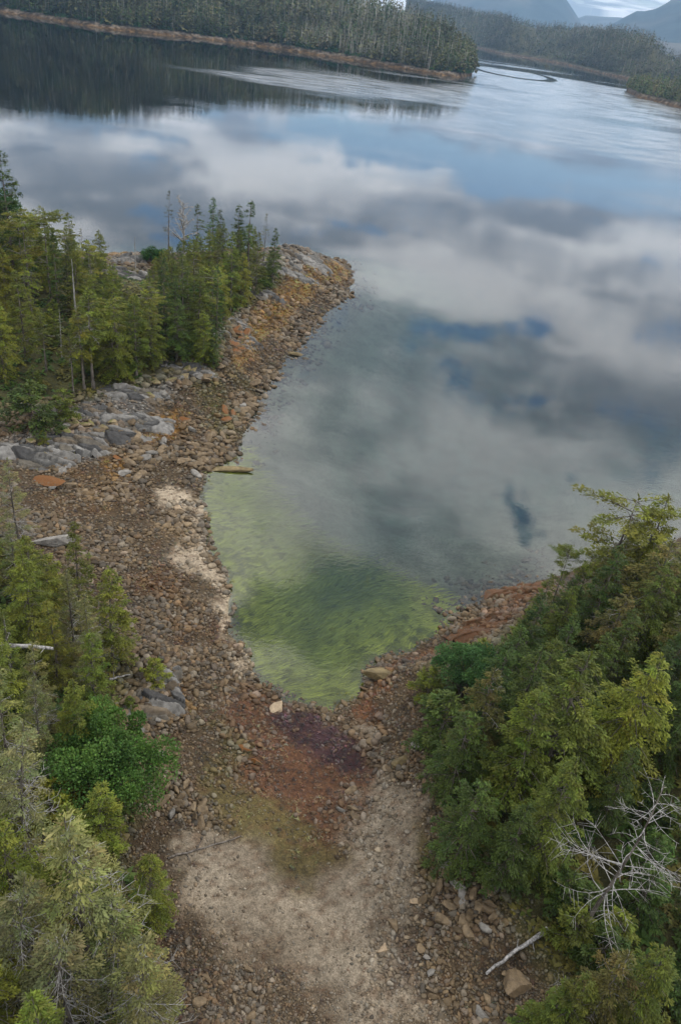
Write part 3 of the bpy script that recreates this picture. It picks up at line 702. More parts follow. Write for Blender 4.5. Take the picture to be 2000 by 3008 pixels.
def eelgrass():
    r = np.random.default_rng(31); lo, hi = EEL.min(0) - 5, EEL.max(0) + 5; N = 150000
    x = r.uniform(lo[0], hi[0], N); y = r.uniform(lo[1], hi[1], N)
    h, ds, df, de = height(x, y, True)
    cl = fbm(x, y, 0.6, 3)
    bare = np.zeros(N)
    for (bx, by, rr) in ((830, 1545, 1.6), (815, 1505, 1.0), (850, 1560, 1.2)):
        q = at(bx * F, by * F); bare = np.maximum(bare, np.exp(-((x - q[0]) ** 2 + (y - q[1]) ** 2) / rr ** 2))
    k = (ds < -0.15) & (r.random(N) < sstep(de, -3.0, 1.5) * np.clip(cl * 2.4, .55, 1) * (1 - .95 * bare))
    x, y, h, de, ds, cl = x[k], y[k], h[k], de[k], ds[k], cl[k]; n = len(x)
    a = 0.85 + (fbm(x, y, 0.10, 3) - .5) * 2.4 + (fbm(x, y, 0.7, 2) - .5) * .7 + r.normal(0, .16, n)
    D = np.stack([np.cos(a), np.sin(a), r.normal(0, .03, n)], -1); S = np.stack([-np.sin(a), np.cos(a), r.normal(0, .3, n)], -1)
    zt = np.maximum(h * 0.75, -0.10 - 0.35 * r.random(n)) - 0.03
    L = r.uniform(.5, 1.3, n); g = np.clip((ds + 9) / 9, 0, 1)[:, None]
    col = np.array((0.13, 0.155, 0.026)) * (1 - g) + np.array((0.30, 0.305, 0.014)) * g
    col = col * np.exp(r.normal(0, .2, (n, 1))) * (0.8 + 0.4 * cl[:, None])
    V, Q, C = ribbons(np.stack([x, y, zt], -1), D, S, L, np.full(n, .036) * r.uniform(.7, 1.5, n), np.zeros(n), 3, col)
    V[:, 2] = np.minimum(V[:, 2] + (fbm(V[:, 0], V[:, 1], 1.5, 2) - .5) * .15, -0.02)
    stuff(obj('eelgrass', mesh_np('eelgrass', V, Q, C, False, [M_EEL])), 'bright green eelgrass streaming in the shallow water', 'eelgrass')
    print('eel', n)
seaweed(); eelgrass()

# ---------------------------------------------------------------- trees
def tube(pts, rad, sides=5):
    pts = np.asarray(pts, float); n = len(pts); t = np.gradient(pts, axis=0); t /= np.linalg.norm(t, axis=1)[:, None] + 1e-9
    ref = np.where(np.abs(t[:, 2:3]) > .9, np.array([[1., 0, 0]]), np.array([[0, 0, 1.]]))
    a = np.cross(t, ref); a /= np.linalg.norm(a, axis=1)[:, None] + 1e-9; b = np.cross(t, a)
    th = np.arange(sides) * 2 * np.pi / sides
    V = pts[:, None] + (a[:, None] * np.cos(th)[None, :, None] + b[:, None] * np.sin(th)[None, :, None]) * np.asarray(rad)[:, None, None]
    i = np.arange(n * sides).reshape(n, sides); j = np.roll(i, -1, 1)
    Q = np.stack([i[:-1], j[:-1], j[1:], i[1:]], -1).reshape(-1, 4)
    return V.reshape(-1, 3), Q
class MB:
    def __init__(s): s.V = []; s.Q = []; s.n = 0
    def add(s, V, Q): s.V.append(V); s.Q.append(Q + s.n); s.n += len(V)
    def mesh(s, name, m): return mesh_np(name, np.concatenate(s.V), np.concatenate(s.Q), None, True, [m])

def sprays(P, D, roll, L, Wd, col):
    """needle sprays: bent diamonds"""
    n = len(P); D = D / (np.linalg.norm(D, axis=1)[:, None] + 1e-9)
    side = np.cross(D, np.array([0, 0, 1.0])); side /= np.linalg.norm(side, axis=1)[:, None] + 1e-9
    upv = np.cross(side, D)
    s2 = side * np.cos(roll)[:, None] + upv * np.sin(roll)[:, None]
    mid = P + D * (L * .5)[:, None]; mid[:, 2] += L * .06
    V = np.stack([P, mid + s2 * (Wd * .5)[:, None], P + D * L[:, None], mid - s2 * (Wd * .5)[:, None]], 1).reshape(-1, 3)
    k = np.arange(n)[:, None] * 4
    return V, np.concatenate([k + np.array([[0, 1, 2]]), k + np.array([[0, 2, 3]])]), np.repeat(col, 4, 0)

def conifer(seed, hgt, rmax, shape='cone', dense=1.0, bare=0.12, droop=0.35, tint=(0.085, 0.10, 0.022), dead=0.0, lean=0.0, layers=False, one_side=0.0, detail=1.0, deadcol=M_TWIG, leaf=.92):
    """returns trunk mesh, crown mesh, dead-branch mesh (or None)"""
    r = np.random.default_rng(seed); wood = MB(); dw = MB(); SP, SD, SR, SL, SW, SC_ = [], [], [], [], [], []
    zt = np.linspace(0, 1, 9); kx, ky = r.normal(0, .012 * hgt, 2)
    tp = np.stack([kx * np.sin(zt * 3.1) + lean * hgt * zt ** 1.6, ky * np.sin(zt * 2.6 + 1), zt * hgt], -1)
    wood.add(*tube(tp, np.maximum(.012 * hgt * (1 - zt) ** .9, .015) * (1 + .5 * np.exp(-zt * 25)), 7))
    def trunk(z): return np.array([np.interp(z, tp[:, 2], tp[:, 0]), np.interp(z, tp[:, 2], tp[:, 1]), z])
    z = hgt * bare; step = .42 / (dense ** .5)
    while z < hgt * .985:
        t = min(1.0, max(0.0, (z / hgt - bare) / (1 - bare)))
        if shape == 'cone': pr = (1 - t) ** .8 * (0.55 + .45 * min(1, t * 5)) + .03
        elif shape == 'round': pr = (1 - t ** 1.7) * (0.6 + .4 * min(1, t * 4)) * .92 + .03
        else: pr = .45 + .25 * math.sin(t * 15 + seed) if t < .75 else (.95 - (t - .75) * 2.4)    # flat-topped, tiered
        nb = r.integers(3, 6)
        for k in range(nb):
            az = r.uniform(0, 2 * np.pi); L = rmax * pr * r.uniform(.6, 1.15)
            if one_side: L *= 1 - one_side * max(0, math.cos(az))
            if L < .15: L = .15
            b0 = trunk(z + r.uniform(-.2, .2) * step)
            el = (-.1 + .75 * t ** 1.5 + r.normal(0, .12)) if not layers else (.12 + r.normal(0, .08))
            ss_ = np.linspace(0, 1, 5); ho = np.array([math.cos(az), math.sin(az), 0])
            bz = L * (math.tan(el) * ss_ - droop * (1 - .55 * t) * ss_ ** 2 + (.13 * ss_ ** 3 if not layers else 0))
            pts = b0 + ho * (L * ss_)[:, None]; pts[:, 2] += bz
            isdead = r.random() < dead * (1.5 - t)
            rad = (.010 + .013 * L) * (1 - .85 * ss_)
            if isdead:
                dw.add(*tube(pts, rad * .8 + .004, 3))
                for _ in range(int(3 + L * 3)):
                    s = r.uniform(.2, .98); o0 = b0 + ho * L * s; o0 = o0 + [0, 0, np.interp(s, ss_, bz)]
                    a2 = az + r.choice([-1, 1]) * r.uniform(.4, 1.2); l2 = L * .3 * r.uniform(.4, 1.2)
                    q = np.linspace(0, 1, 3)[:, None] * np.array([math.cos(a2) * l2, math.sin(a2) * l2, l2 * r.uniform(-.4, .3)]) + o0
                    dw.add(*tube(q, [.011, .008, .004], 3))
                continue
            if L > .5: wood.add(*tube(pts[:4], rad[:4], 3))
            nt = max(4, int(L * 12 * dense ** .5 * detail / leaf)); s = r.uniform(.12, 1.0, nt) ** .8; sg = r.choice([-1, 1], nt)
            tl = (.22 * L * (1 - s) + .22) * r.uniform(.7, 1.25, nt)
            a2 = az + sg * r.uniform(.6, 1.15, nt)
            tb = b0 + ho * (L * s)[:, None]; tb[:, 2] += np.interp(s, ss_, bz)
            td = np.stack([np.cos(a2), np.sin(a2), r.normal(-.18 - droop * .5, .15, nt) if not layers else r.normal(.05, .15, nt)], -1)
            bc = np.array(tint) * r.uniform(.78, 1.28) * (1 + r.normal(0, .05, 3))
            ms = max(2, int(5 * detail))
            for q in range(ms):
                f = (q + r.random(nt)) / ms
                P = tb + td * (tl * f)[:, None] + r.normal(0, .05, (nt, 3)); P[:, 2] -= .12 * tl * f * f
                d2 = td + np.stack([np.cos(az + sg * .2) * .6 + r.normal(0, .6, nt), np.sin(az + sg * .2) * .6 + r.normal(0, .6, nt), r.normal(-.08, .42, nt)], -1)
                SP.append(P); SD.append(d2); SR.append(r.normal(0, .5, nt)); SL.append(r.uniform(.13, .29, nt) * leaf); SW.append(r.uniform(.06, .125, nt) * leaf)
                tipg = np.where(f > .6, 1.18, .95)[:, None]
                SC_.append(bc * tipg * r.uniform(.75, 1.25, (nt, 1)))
            # tip sprays
            SP.append(pts[-1:] - ho * .15); SD.append(ho[None] + [[0, 0, -.2]]); SR.append(np.zeros(1)); SL.append(np.array([.35])); SW.append(np.array([.11])); SC_.append(bc[None] * 1.2)
        z += step * r.uniform(.7, 1.3) * (1 if not layers else (2.6 if r.random() < .3 else .7))
    for q in range(10):   # leader
        SP.append(trunk(hgt * (.93 + .007 * q))[None]); SD.append(r.normal(0, .5, (1, 3)) + [[0, 0, 1.1]]); SR.append(r.normal(0, 1, 1)); SL.append(np.array([.35])); SW.append(np.array([.12])); SC_.append(np.array([tint]) * 1.1)
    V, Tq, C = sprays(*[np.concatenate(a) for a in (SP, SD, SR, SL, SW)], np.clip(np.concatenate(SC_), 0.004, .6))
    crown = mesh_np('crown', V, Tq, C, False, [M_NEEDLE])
    return wood.mesh('trunk', M_BARK), crown, (dw.mesh('dead_branches', deadcol) if dw.n else None)

def snag(seed, hgt, rmax, nb, thick=.012, zmin=.15, mat_=M_DEAD, up=.2, fine=3, bt=1.0, tmat=None):
    r = np.random.default_rng(seed); tk = MB(); brs = []
    zt = np.linspace(0, 1, 8); tp = np.stack([r.normal(0, .008 * hgt, 8).cumsum(), r.normal(0, .008 * hgt, 8).cumsum(), zt * hgt], -1)
    tk.add(*tube(tp, np.maximum(thick * hgt * (1 - .85 * zt), .02), 7))
    for k in range(nb):
        t = r.uniform(zmin, .98); az = r.uniform(0, 6.28); L = rmax * (1.1 - t * .8) * r.uniform(.35, 1.1)
        b0 = np.array([np.interp(t, zt, tp[:, 0]), np.interp(t, zt, tp[:, 1]), t * hgt])
        s = np.linspace(0, 1, 5); cur = r.normal(0, .35)
        pts = b0 + np.stack([np.cos(az + cur * s) * L * s, np.sin(az + cur * s) * L * s, L * (up * s + r.normal(-.1, .25) * s * s)], -1)
        bw = MB(); brs.append(bw); bw.add(*tube(pts, np.maximum((.012 + .010 * L) * (1 - .8 * s), .006) * bt, 4))
        for _ in range(int(fine * L)):
            f = r.uniform(.25, 1); o0 = np.array([np.interp(f, s, pts[:, i]) for i in range(3)]); a2 = az + r.choice([-1, 1]) * r.uniform(.4, 1.3); l2 = L * .32 * r.uniform(.3, 1.2)
            q = np.linspace(0, 1, 3)[:, None] * np.array([math.cos(a2) * l2, math.sin(a2) * l2, l2 * r.uniform(-.3, .5)]) + o0
            bw.add(*tube(q, [.016 * bt, .011 * bt, .006 * bt], 3))
    return tk.mesh('trunk', tmat or mat_), None, [b_.mesh('branch', mat_) for b_ in brs]

def leafy(seed, hgt, rad, n=9000, tint=(.055, .12, .028), leaf=.16, lobes=44, flowers=0.0):
    """broad-leaved bush or alder: stems and leaves gathered in lobes"""
    r = np.random.default_rng(seed); wood = MB()
    c = r.normal(size=(lobes, 3)); c /= np.linalg.norm(c, axis=1)[:, None]; c[:, 2] = np.abs(c[:, 2]) * .9 - .12
    c = c * np.array([rad, rad, hgt * .52]) * r.uniform(.35, 1.0, (lobes, 1)) + [0, 0, hgt * .46]
    for k in range(lobes):
        e = c[k]; m = e * [.35, .35, .55] + r.normal(0, .1, 3); wood.add(*tube([r.normal(0, .12, 3) * [1, 1, 0], m, e], [.07, .045, .012], 4))
    lr = r.uniform(.12, .36, lobes) * rad; pick = r.integers(0, lobes, n)
    d = r.normal(size=(n, 3)); d /= np.linalg.norm(d, axis=1)[:, None]; d[:, 2] = np.where(d[:, 2] < -.35, -d[:, 2], d[:, 2])
    P = c[pick] + d * (lr[pick] * r.uniform(.55, 1.05, n))[:, None]
    P[:, 2] = np.maximum(P[:, 2], .1)
    D = d + r.normal(0, .7, (n, 3)); D[:, 2] -= .3
    lob = r.uniform(.8, 1.25, lobes)[pick][:, None]
    col = np.array(tint) * lob * r.uniform(.65, 1.4, (n, 1)) * (1 + r.normal(0, .06, (n, 3)))
    if flowers: f = r.random(n) < flowers; col[f] = (.6, .6, .55)
    V, T_, C = sprays(P, D, r.normal(0, .8, n), leaf * r.uniform(.7, 1.4, n), leaf * .75 * r.uniform(.7, 1.3, n), np.clip(col, .004, .8))
    return wood.mesh('stems', M_BARK), mesh_np('foliage', V, T_, C, False, [M_BROADLEAF]), None

OLIVE_G, DEEP_G, YEL_G, BLUE_G, BRN_G = (.088, .106, .015), (.042, .066, .013), (.125, .137, .018), (.045, .085, .028), (.085, .078, .021)
PROTO = {
    'spruce': [conifer(1, 13, 2.7, tint=OLIVE_G), conifer(2, 12, 2.5, tint=DEEP_G, dense=1.2), conifer(3, 14, 2.9, tint=YEL_G), conifer(21, 12, 3.0, tint=OLIVE_G, dense=1.3)],
    'spire': [conifer(4, 13, 1.7, tint=DEEP_G, droop=.2), conifer(5, 12, 1.5, tint=BLUE_G, droop=.15), conifer(22, 13, 1.8, tint=OLIVE_G, droop=.2, dead=.16)],
    'hemlock': [conifer(6, 12, 3.3, 'round', tint=YEL_G, droop=.75, dense=1.3), conifer(7, 12, 3.2, 'round', tint=OLIVE_G, droop=.7, dense=1.2), conifer(8, 11, 3.4, 'round', tint=DEEP_G, droop=.6, dense=1.4), conifer(23, 12, 3.4, 'round', tint=(.064, .088, .014), droop=.7, dense=1.4)],
    'tiered': [conifer(9, 11, 3.4, 'tier', tint=YEL_G, bare=.35, layers=True, droop=.05, dead=.2, dense=1.2), conifer(10, 11, 3.6, 'tier', tint=OLIVE_G, bare=.3, layers=True, droop=.05, dead=.15, dense=1.2)],
    'brown': [conifer(11, 12, 3.0, 'round', tint=BRN_G, droop=.6, dead=.15, dense=1.2)],
    'lichen': [conifer(12, 13, 2.6, 'cone', tint=(.13, .135, .045), droop=.3, dead=.42, dense=1.3, leaf=.58), conifer(13, 12, 2.4, 'cone', tint=(.125, .125, .05), droop=.3, dead=.5, dense=1.2, leaf=.58)],
    'trunked': [conifer(14, 13, 2.2, tint=OLIVE_G, bare=.48, dead=.2), conifer(15, 12, 2.3, 'round', tint=YEL_G, bare=.45, dead=.2, droop=.5)],
    'flagged': [conifer(16, 11, 2.2, tint=DEEP_G, layers=True, bare=.25, one_side=.7, dead=.25)],
    'scrub': [conifer(17, 4.2, 2.0, 'round', tint=OLIVE_G, bare=.02, dense=1.6, droop=.3), conifer(18, 3.6, 1.9, 'round', tint=YEL_G, bare=.02, dense=1.6, droop=.3), conifer(19, 4.0, 2.2, 'round', tint=DEEP_G, bare=.02, dense=1.6, droop=.2)],
    'sparse': [conifer(20, 12, 1.6, tint=(.08, .08, .03), dead=.75, dense=.6, droop=.1)],
    'snag': [snag(40, 8, 1.2, 16, .016), snag(41, 7, .8, 9, .02), snag(42, 9, 1.5, 34, .012)],
    'gnarled': [snag(43, 9, 4.6, 30, .030, .3, M_TWIG, .75, 5, 3.2)],
    'whitebranch': [snag(44, 13, 5.2, 44, .010, .35, M_DEAD, .05, 4, .75, M_BARK)],
    'alder': [leafy(50, 5.0, 2.9, 24000, (.065, .125, .026), .115)],
    'bush': [leafy(51, 2.8, 2.0, 6000, (.04, .10, .025)), leafy(52, 2.6, 1.8, 6000, (.05, .11, .03)), leafy(53, 2.2, 1.6, 4500, (.075, .10, .02))],
    'flower': [leafy(54, 2.8, 1.6, 5000, (.07, .13, .03), flowers=.10)],
    'bluegreen': [leafy(55, 5.5, 2.6, 20000, (.075, .14, .045), .12)],
}
PH = {'spruce': (13, 12, 14, 12), 'spire': (13, 12, 13), 'hemlock': (12, 12, 11, 12), 'tiered': (11, 11), 'brown': (12,), 'lichen': (13, 12), 'trunked': (13, 12), 'flagged': (11,), 'scrub': (4.2, 3.6, 4.0),
      'sparse': (12,), 'snag': (8, 7, 9), 'gnarled': (9,), 'whitebranch': (13,), 'alder': (5,), 'bush': (2.8, 2.6, 2.2), 'flower': (2.8,), 'bluegreen': (5.5,)}
NAMES = {'snag': 'dead_tree', 'gnarled': 'dead_tree', 'whitebranch': 'dead_tree', 'alder': 'alder_tree', 'bluegreen': 'alder_tree', 'bush': 'shrub', 'flower': 'shrub', 'scrub': 'scrub_conifer'}
CATS = {'dead_tree': 'dead tree', 'alder_tree': 'alder', 'shrub': 'shrub', 'scrub_conifer': 'conifer', 'conifer': 'conifer'}
TREES = []        # (x, y, radius) already planted
def plant(kind, k, p, hgt, label, group=None, rz=None, wide=1.0):
    tr, cr, dd = PROTO[kind][k]; s = hgt / PH[kind][k]
    nm = NAMES.get(kind, 'conifer')
    root = bpy.data.objects.new(nm, None); COL.objects.link(root); root.empty_display_size = .3
    root.location = p; root.rotation_euler = (0, 0, random.uniform(0, 6.28) if rz is None else rz); sw = s * wide if s < 1 else (s ** .6) * wide
    root.scale = (sw, sw, s)
    leafyk = kind in ('alder', 'bush', 'flower', 'bluegreen')
    obj('stems' if leafyk else 'trunk', tr, root)
    if cr: obj('foliage' if leafyk else 'crown', cr, root)
    if isinstance(dd, list):
        for b_ in dd: obj('branch', b_, root)
    elif dd: obj('dead_branches', dd, root)['kind'] = 'stuff'
    tag(root, label, CATS[nm], group); TREES.append((p[0], p[1], hgt))
    return root
def tree(kind, k, tx, ty, bx, by, label, group=None, **kw):
    """tree whose foot is seen (or would be) at pixel bx,by and whose top reaches pixel row ty"""
    lo, hi = .8, 30.0
    for _ in range(26):
        m = .5 * (lo + hi); q = at(tx, ty, m); g = max(float(height(q[:1], q[1:2])[0]), 0.0)
        if m > g + .5 and project((q[0], q[1], g))[1] > by: hi = m
        else: lo = m
    p = np.array([q[0], q[1], g]); lo = min(max(m - g, 1.2), 19.0)
    return plant(kind, k, p - [0, 0, .15], lo, label, group, **kw)

# -- island across the beach
T = tree
T('spruce', 1, 0, 440, 40, 850, 'tall dark spruce overtopping the island canopy at its landward end', wide=1.2)
T('bush', 0, 0, 560, 30, 660, 'green leafy shrub clinging beside the tallest island spruce', wide=1.2)
T('tiered', 0, 60, 612, 45, 900, 'broad flat-tiered yellow-green conifer under the tallest island spruce', wide=1.15)
T('tiered', 1, 130, 612, 135, 890, 'wide layered conifer crowning the thick part of the island wood', wide=1.1)
T('spire', 2, 198, 622, 200, 800, 'slim open spire behind the layered island conifers', wide=1.5)
T('sparse', 0, 238, 668, 238, 790, 'grey nearly bare young conifer standing against the water behind the island wood')
T('hemlock', 1, 290, 672, 290, 830, 'drooping round-topped conifer beside the orange-lichened bedrock gap', wide=1.2)
T('snag', 1, 395, 692, 390, 800, 'pale lichen-covered snag standing on the bedrock knob')
T('trunked', 1, 80, 740, 85, 935, 'flat-crowned conifer with a bare dark trunk in the island wood', wide=1.2)
T('snag', 1, 208, 756, 200, 960, 'thick broken-topped grey snag in the island wood')
T('snag', 0, 262, 735, 266, 820, 'thin white snag leaning beside the bedrock gap')
T('spruce', 3, 272, 800, 268, 985, 'dense olive spruce in front of the broken-topped snag', wide=1.2)
T('trunked', 0, 118, 900, 118, 1090, 'tall conifer with a long bare lower trunk near the shore ledge', wide=1.2)
T('snag', 2, 172, 905, 185, 1050, 'white crooked snag with short side limbs inside the island wood')
T('trunked', 0, 200, 960, 193, 1150, 'twin-trunked open conifer above the grassy tuft', wide=1.2)
T('trunked', 1, 230, 900, 220, 1145, 'open conifer with arching grey dead boughs on the island bank', wide=1.2)
T('trunked', 0, 260, 840, 258, 1140, 'big conifer with a pale straight trunk rising from the mossy bank', wide=1.2)
T('hemlock', 0, 330, 870, 330, 1110, 'bright yellow-green drooping conifer spilling to the island ledges', wide=1.2)
T('spruce', 0, 395, 860, 390, 1100, 'full olive spruce at the corner of the island bank', wide=1.2)
T('hemlock', 1, 440, 880, 440, 1070, 'shaggy olive conifer behind the blackish bedrock rim', wide=1.2)
T('hemlock', 3, 520, 870, 520, 1060, 'leaning-crowned conifer with white dead limbs over the bedrock rim', wide=1.2)
T('hemlock', 1, 600, 905, 600, 1070, 'outermost drooping conifer reaching toward the orange rockweed', wide=1.2)
T('spruce', 1, 630, 960, 640, 1080, 'low dark conifer hugging the blackish bedrock rim', wide=1.2)
T('scrub', 2, 85, 1120, 95, 1255, 'broad low bright evergreen above the furrowed bedrock ledge', wide=1.5)
T('scrub', 0, 180, 1140, 185, 1230, 'second low spreading evergreen above the white-crusted ledge', wide=1.3)
T('scrub', 1, 125, 1262, 128, 1300, 'small yellow-green bush conifer perched on the bedrock ledge')
# -- the wooded end of the point
T('sparse', 0, 498, 558, 488, 735, 'tall bare spire with stubby twigs on the wooded end of the point')
T('gnarled', 0, 540, 590, 545, 760, 'gnarled dead grey tree with twisted spreading limbs on the point')
T('flagged', 0, 580, 597, 578, 740, 'wind-flagged conifer growing through the gnarled dead tree', rz=3.1, wide=1.4)
T('spire', 1, 628, 578, 622, 750, 'slender pointed spire in the middle of the point', wide=1.4)
T('spire', 0, 648, 612, 648, 760, 'shorter dark spire beside the slender pointed one', wide=1.4)
T('spire', 0, 703, 598, 705, 780, 'dark spire joined to the tallest conifer of the point', wide=1.5)
T('flagged', 0, 740, 585, 728, 790, 'tallest conifer of the point with tiered branches swept one way', rz=0.2, wide=1.5)
T('sparse', 0, 785, 625, 780, 770, 'scraggly half-dead conifer near the outer edge of the point')
T('spruce', 1, 812, 665, 815, 835, 'neat dark pointed spruce outermost on the point', wide=.9)
T('lichen', 0, 750, 715, 748, 840, 'greyish lichen-draped conifer beside the outermost spruce', wide=1.2)
T('snag', 1, 672, 680, 668, 790, 'short white snag inside the wooded end of the point')
T('hemlock', 1, 690, 720, 690, 850, 'olive round conifer at the front of the point wood', wide=1.2)
T('brown', 0, 640, 725, 640, 850, 'brownish conifer at the front of the point wood', wide=1.2)
T('hemlock', 0, 580, 735, 580, 850, 'yellow-green round conifer above the bright green shrubs of the point', wide=1.2)
T('hemlock', 1, 505, 755, 500, 870, 'round conifer at the inner side of the point wood', wide=1.2)
T('hemlock', 0, 430, 850, 430, 990, 'yellow-green conifer filling the saddle behind the island bank', wide=1.2)
T('hemlock', 1, 490, 840, 490, 960, 'olive conifer in the saddle between island and point', wide=1.2)
T('bush', 0, 455, 725, 452, 770, 'green leafy shrub at the inner end of the point wood', wide=1.3)
T('bush', 1, 560, 820, 560, 880, 'bright green leafy shrub at the foot of the point conifers', wide=1.5)
T('bush', 0, 610, 840, 612, 890, 'second bright green shrub at the foot of the point conifers', wide=1.3)
T('flower', 0, 705, 820, 705, 868, 'pale shrub dotted with white blossom at the foot of the point wood', wide=1.1)
T('bush', 2, 775, 815, 775, 848, 'low dark green shrub under the outermost spruce', wide=1.2)
# -- lower wood on the near bank
T('lichen', 1, 25, 1340, 30, 1650, 'thin conifer with bare white side twigs at the end of the near wood')
T('hemlock', 0, 75, 1570, 80, 1860, 'rounded yellow-green conifer with a greying top in the near wood')
T('spire', 2, 215, 1530, 215, 1850, 'slim young conifer standing free above the cobble bank', wide=1.15)
T('spruce', 0, 320, 1660, 318, 1960, 'broad olive conifer leaning its boughs over the cobble bank', wide=1.2)
T('snag', 2, 292, 1755, 275, 1955, 'slender white snag with short twigs before the broad olive conifer')
T('spruce', 2, 135, 1760, 140, 2020, 'yellow-olive conifer behind the slender white snag')
T('snag', 0, 0, 1800, 6, 1990, 'grey leaning snag rising from the fallen white trunk')
T('hemlock', 1, 215, 1990, 222, 2260, 'bell-shaped olive conifer above the leafy alder', wide=.9)
T('lichen', 0, 95, 1985, 95, 2290, 'conifer with dry grey tips beside the bell-shaped one')
T('scrub', 1, 455, 1930, 430, 2000, 'yellow-green bough of a low conifer overhanging the grey outcrop')
T('scrub', 0, 380, 2040, 375, 2080, 'small mossy conifer clump by the grey outcrop')
T('alder', 0, 320, 2110, 318, 2330, 'leafy bright green alder at the edge of the cobble bank', wide=1.05)
T('lichen', 1, 55, 2110, 60, 2560, 'tall yellow-tipped conifer hung with grey lichen above the fallen branch', wide=1.1)
T('spruce', 2, 300, 2290, 290, 2520, 'spreading olive conifer below the leafy alder', wide=1.3)
T('lichen', 0, 195, 2390, 200, 2900, 'pale half-dead conifer with a bleached leader in the near wood', wide=1.3)
T('hemlock', 1, 440, 2500, 420, 2720, 'lichen-tipped low conifer leaning over the sand flat', wide=.9)
T('lichen', 1, 60, 2560, 60, 2950, 'ragged grey-green conifer beside the bleached leader', wide=1.3)
T('lichen', 0, 330, 2640, 330, 2960, 'shaggy lichen-hung conifer over the lower cobbles', wide=1.5)
T('lichen', 1, 180, 2720, 170, 3080, 'grey-twigged conifer in the lowest part of the near wood', wide=1.4)
T('lichen', 0, 420, 2760, 400, 3090, 'pale lichen-hung conifer overhanging the lower sand flat', wide=1.4)
# -- wooded bank on the other side
T('tiered', 0, 1880, 1452, 0, 1780, 'tall spreading conifer with dark drooping under-branches against the lagoon', wide=1.5)
T('hemlock', 0, 1965, 1450, 0, 1790, 'dense bright conifer behind the tall spreading one', wide=1.2)
T('tiered', 1, 1675, 1608, 0, 1800, 'small yellow-green tufted conifer standing above the weedy ledge', wide=.9)
T('spruce', 0, 1622, 1680, 0, 1880, 'feathery olive conifer at the outer end of the wooded bank')
T('tiered', 1, 1745, 1625, 0, 1810, 'open-branched conifer behind the white bent snag')
T('snag', 1, 1768, 1666, 0, 1750, 'white bent snag among the bank conifers')
T('snag', 0, 1937, 1575, 0, 1700, 'white crooked snag under the tall spreading conifer')
T('spruce', 3, 1565, 1770, 0, 1930, 'olive conifer sweeping down to the weedy waterline rocks')
T('brown', 0, 1985, 1575, 0, 1900, 'large brownish conifer mass beside the tall spreading conifer', wide=1.3)
T('brown', 0, 1850, 1730, 0, 2000, 'brown-tinged conifer in the middle of the wooded bank', wide=1.2)
T('bluegreen', 0, 1400, 1880, 0, 2040, 'blue-green leafy alder on the edge of the wooded bank', wide=1.0)
T('scrub', 0, 1275, 1960, 0, 2040, 'low twiggy olive conifer at the corner of the wooded bank', wide=1.2)
T('scrub', 2, 1330, 2040, 0, 2180, 'dark low conifer overhanging the shaded boulders', wide=1.2)
T('spruce', 1, 1500, 1885, 0, 2150, 'dense dark conifer behind the blue-green alder', wide=1.2)
T('hemlock', 3, 1735, 1912, 0, 2330, 'large bright hemlock with heavy drooping sprays', wide=1.15)
T('hemlock', 0, 1945, 1915, 0, 2300, 'yellow-green hemlock next to the heavy drooping one', wide=1.1)
T('hemlock', 2, 1395, 2080, 0, 2330, 'dark rounded conifer leaning over the sand flat')
T('spruce', 3, 1600, 2020, 0, 2380, 'bright-tipped conifer amid the dark mass of the bank', wide=1.1)
T('hemlock', 2, 1420, 2280, 0, 2540, 'low dark conifer above the shaded stones')
T('spruce', 1, 1555, 2360, 0, 2620, 'dark green conifer above the driftwood log', wide=1.2)
T('hemlock', 3, 1700, 2220, 0, 2560, 'deep green conifer beside the long white branches', wide=.9)
T('whitebranch', 0, 1930, 2290, 0, 2760, 'leafless tree with many long white branches under the bank conifers')
for q_, (x_, y_, b_) in enumerate(((1690, 2560, 2640), (1720, 2680, 2770), (1800, 2740, 2830), (1760, 2620, 2700), (1840, 2680, 2760))):
    T('scrub', (2, 0, 2, 2, 0)[q_], x_, y_, 0, b_, ('dark low conifer', 'olive low conifer', 'dark broad scrub conifer', 'dark small scrub conifer', 'olive young conifer')[q_] + ' beneath the long white branches', wide=1.3)
T('snag', 2, 1440, 2290, 0, 2420, 'small forked white snag in the dark conifers')
T('snag', 1, 1670, 2225, 0, 2340, 'stout grey trunk leaning bare among the drooping hemlocks')
T('hemlock', 3, 1670, 2900, 0, 3080, 'fresh green conifer top below the driftwood log')
T('spruce', 3, 1735, 2870, 0, 3100, 'bright feathery conifer top beside another below the white branches')
T('brown', 0, 1855, 2790, 0, 3060, 'olive-brown conifer top below the long white branches')
T('hemlock', 1, 1970, 2780, 0, 3050, 'tall olive conifer top at the outer side of the lower bank')

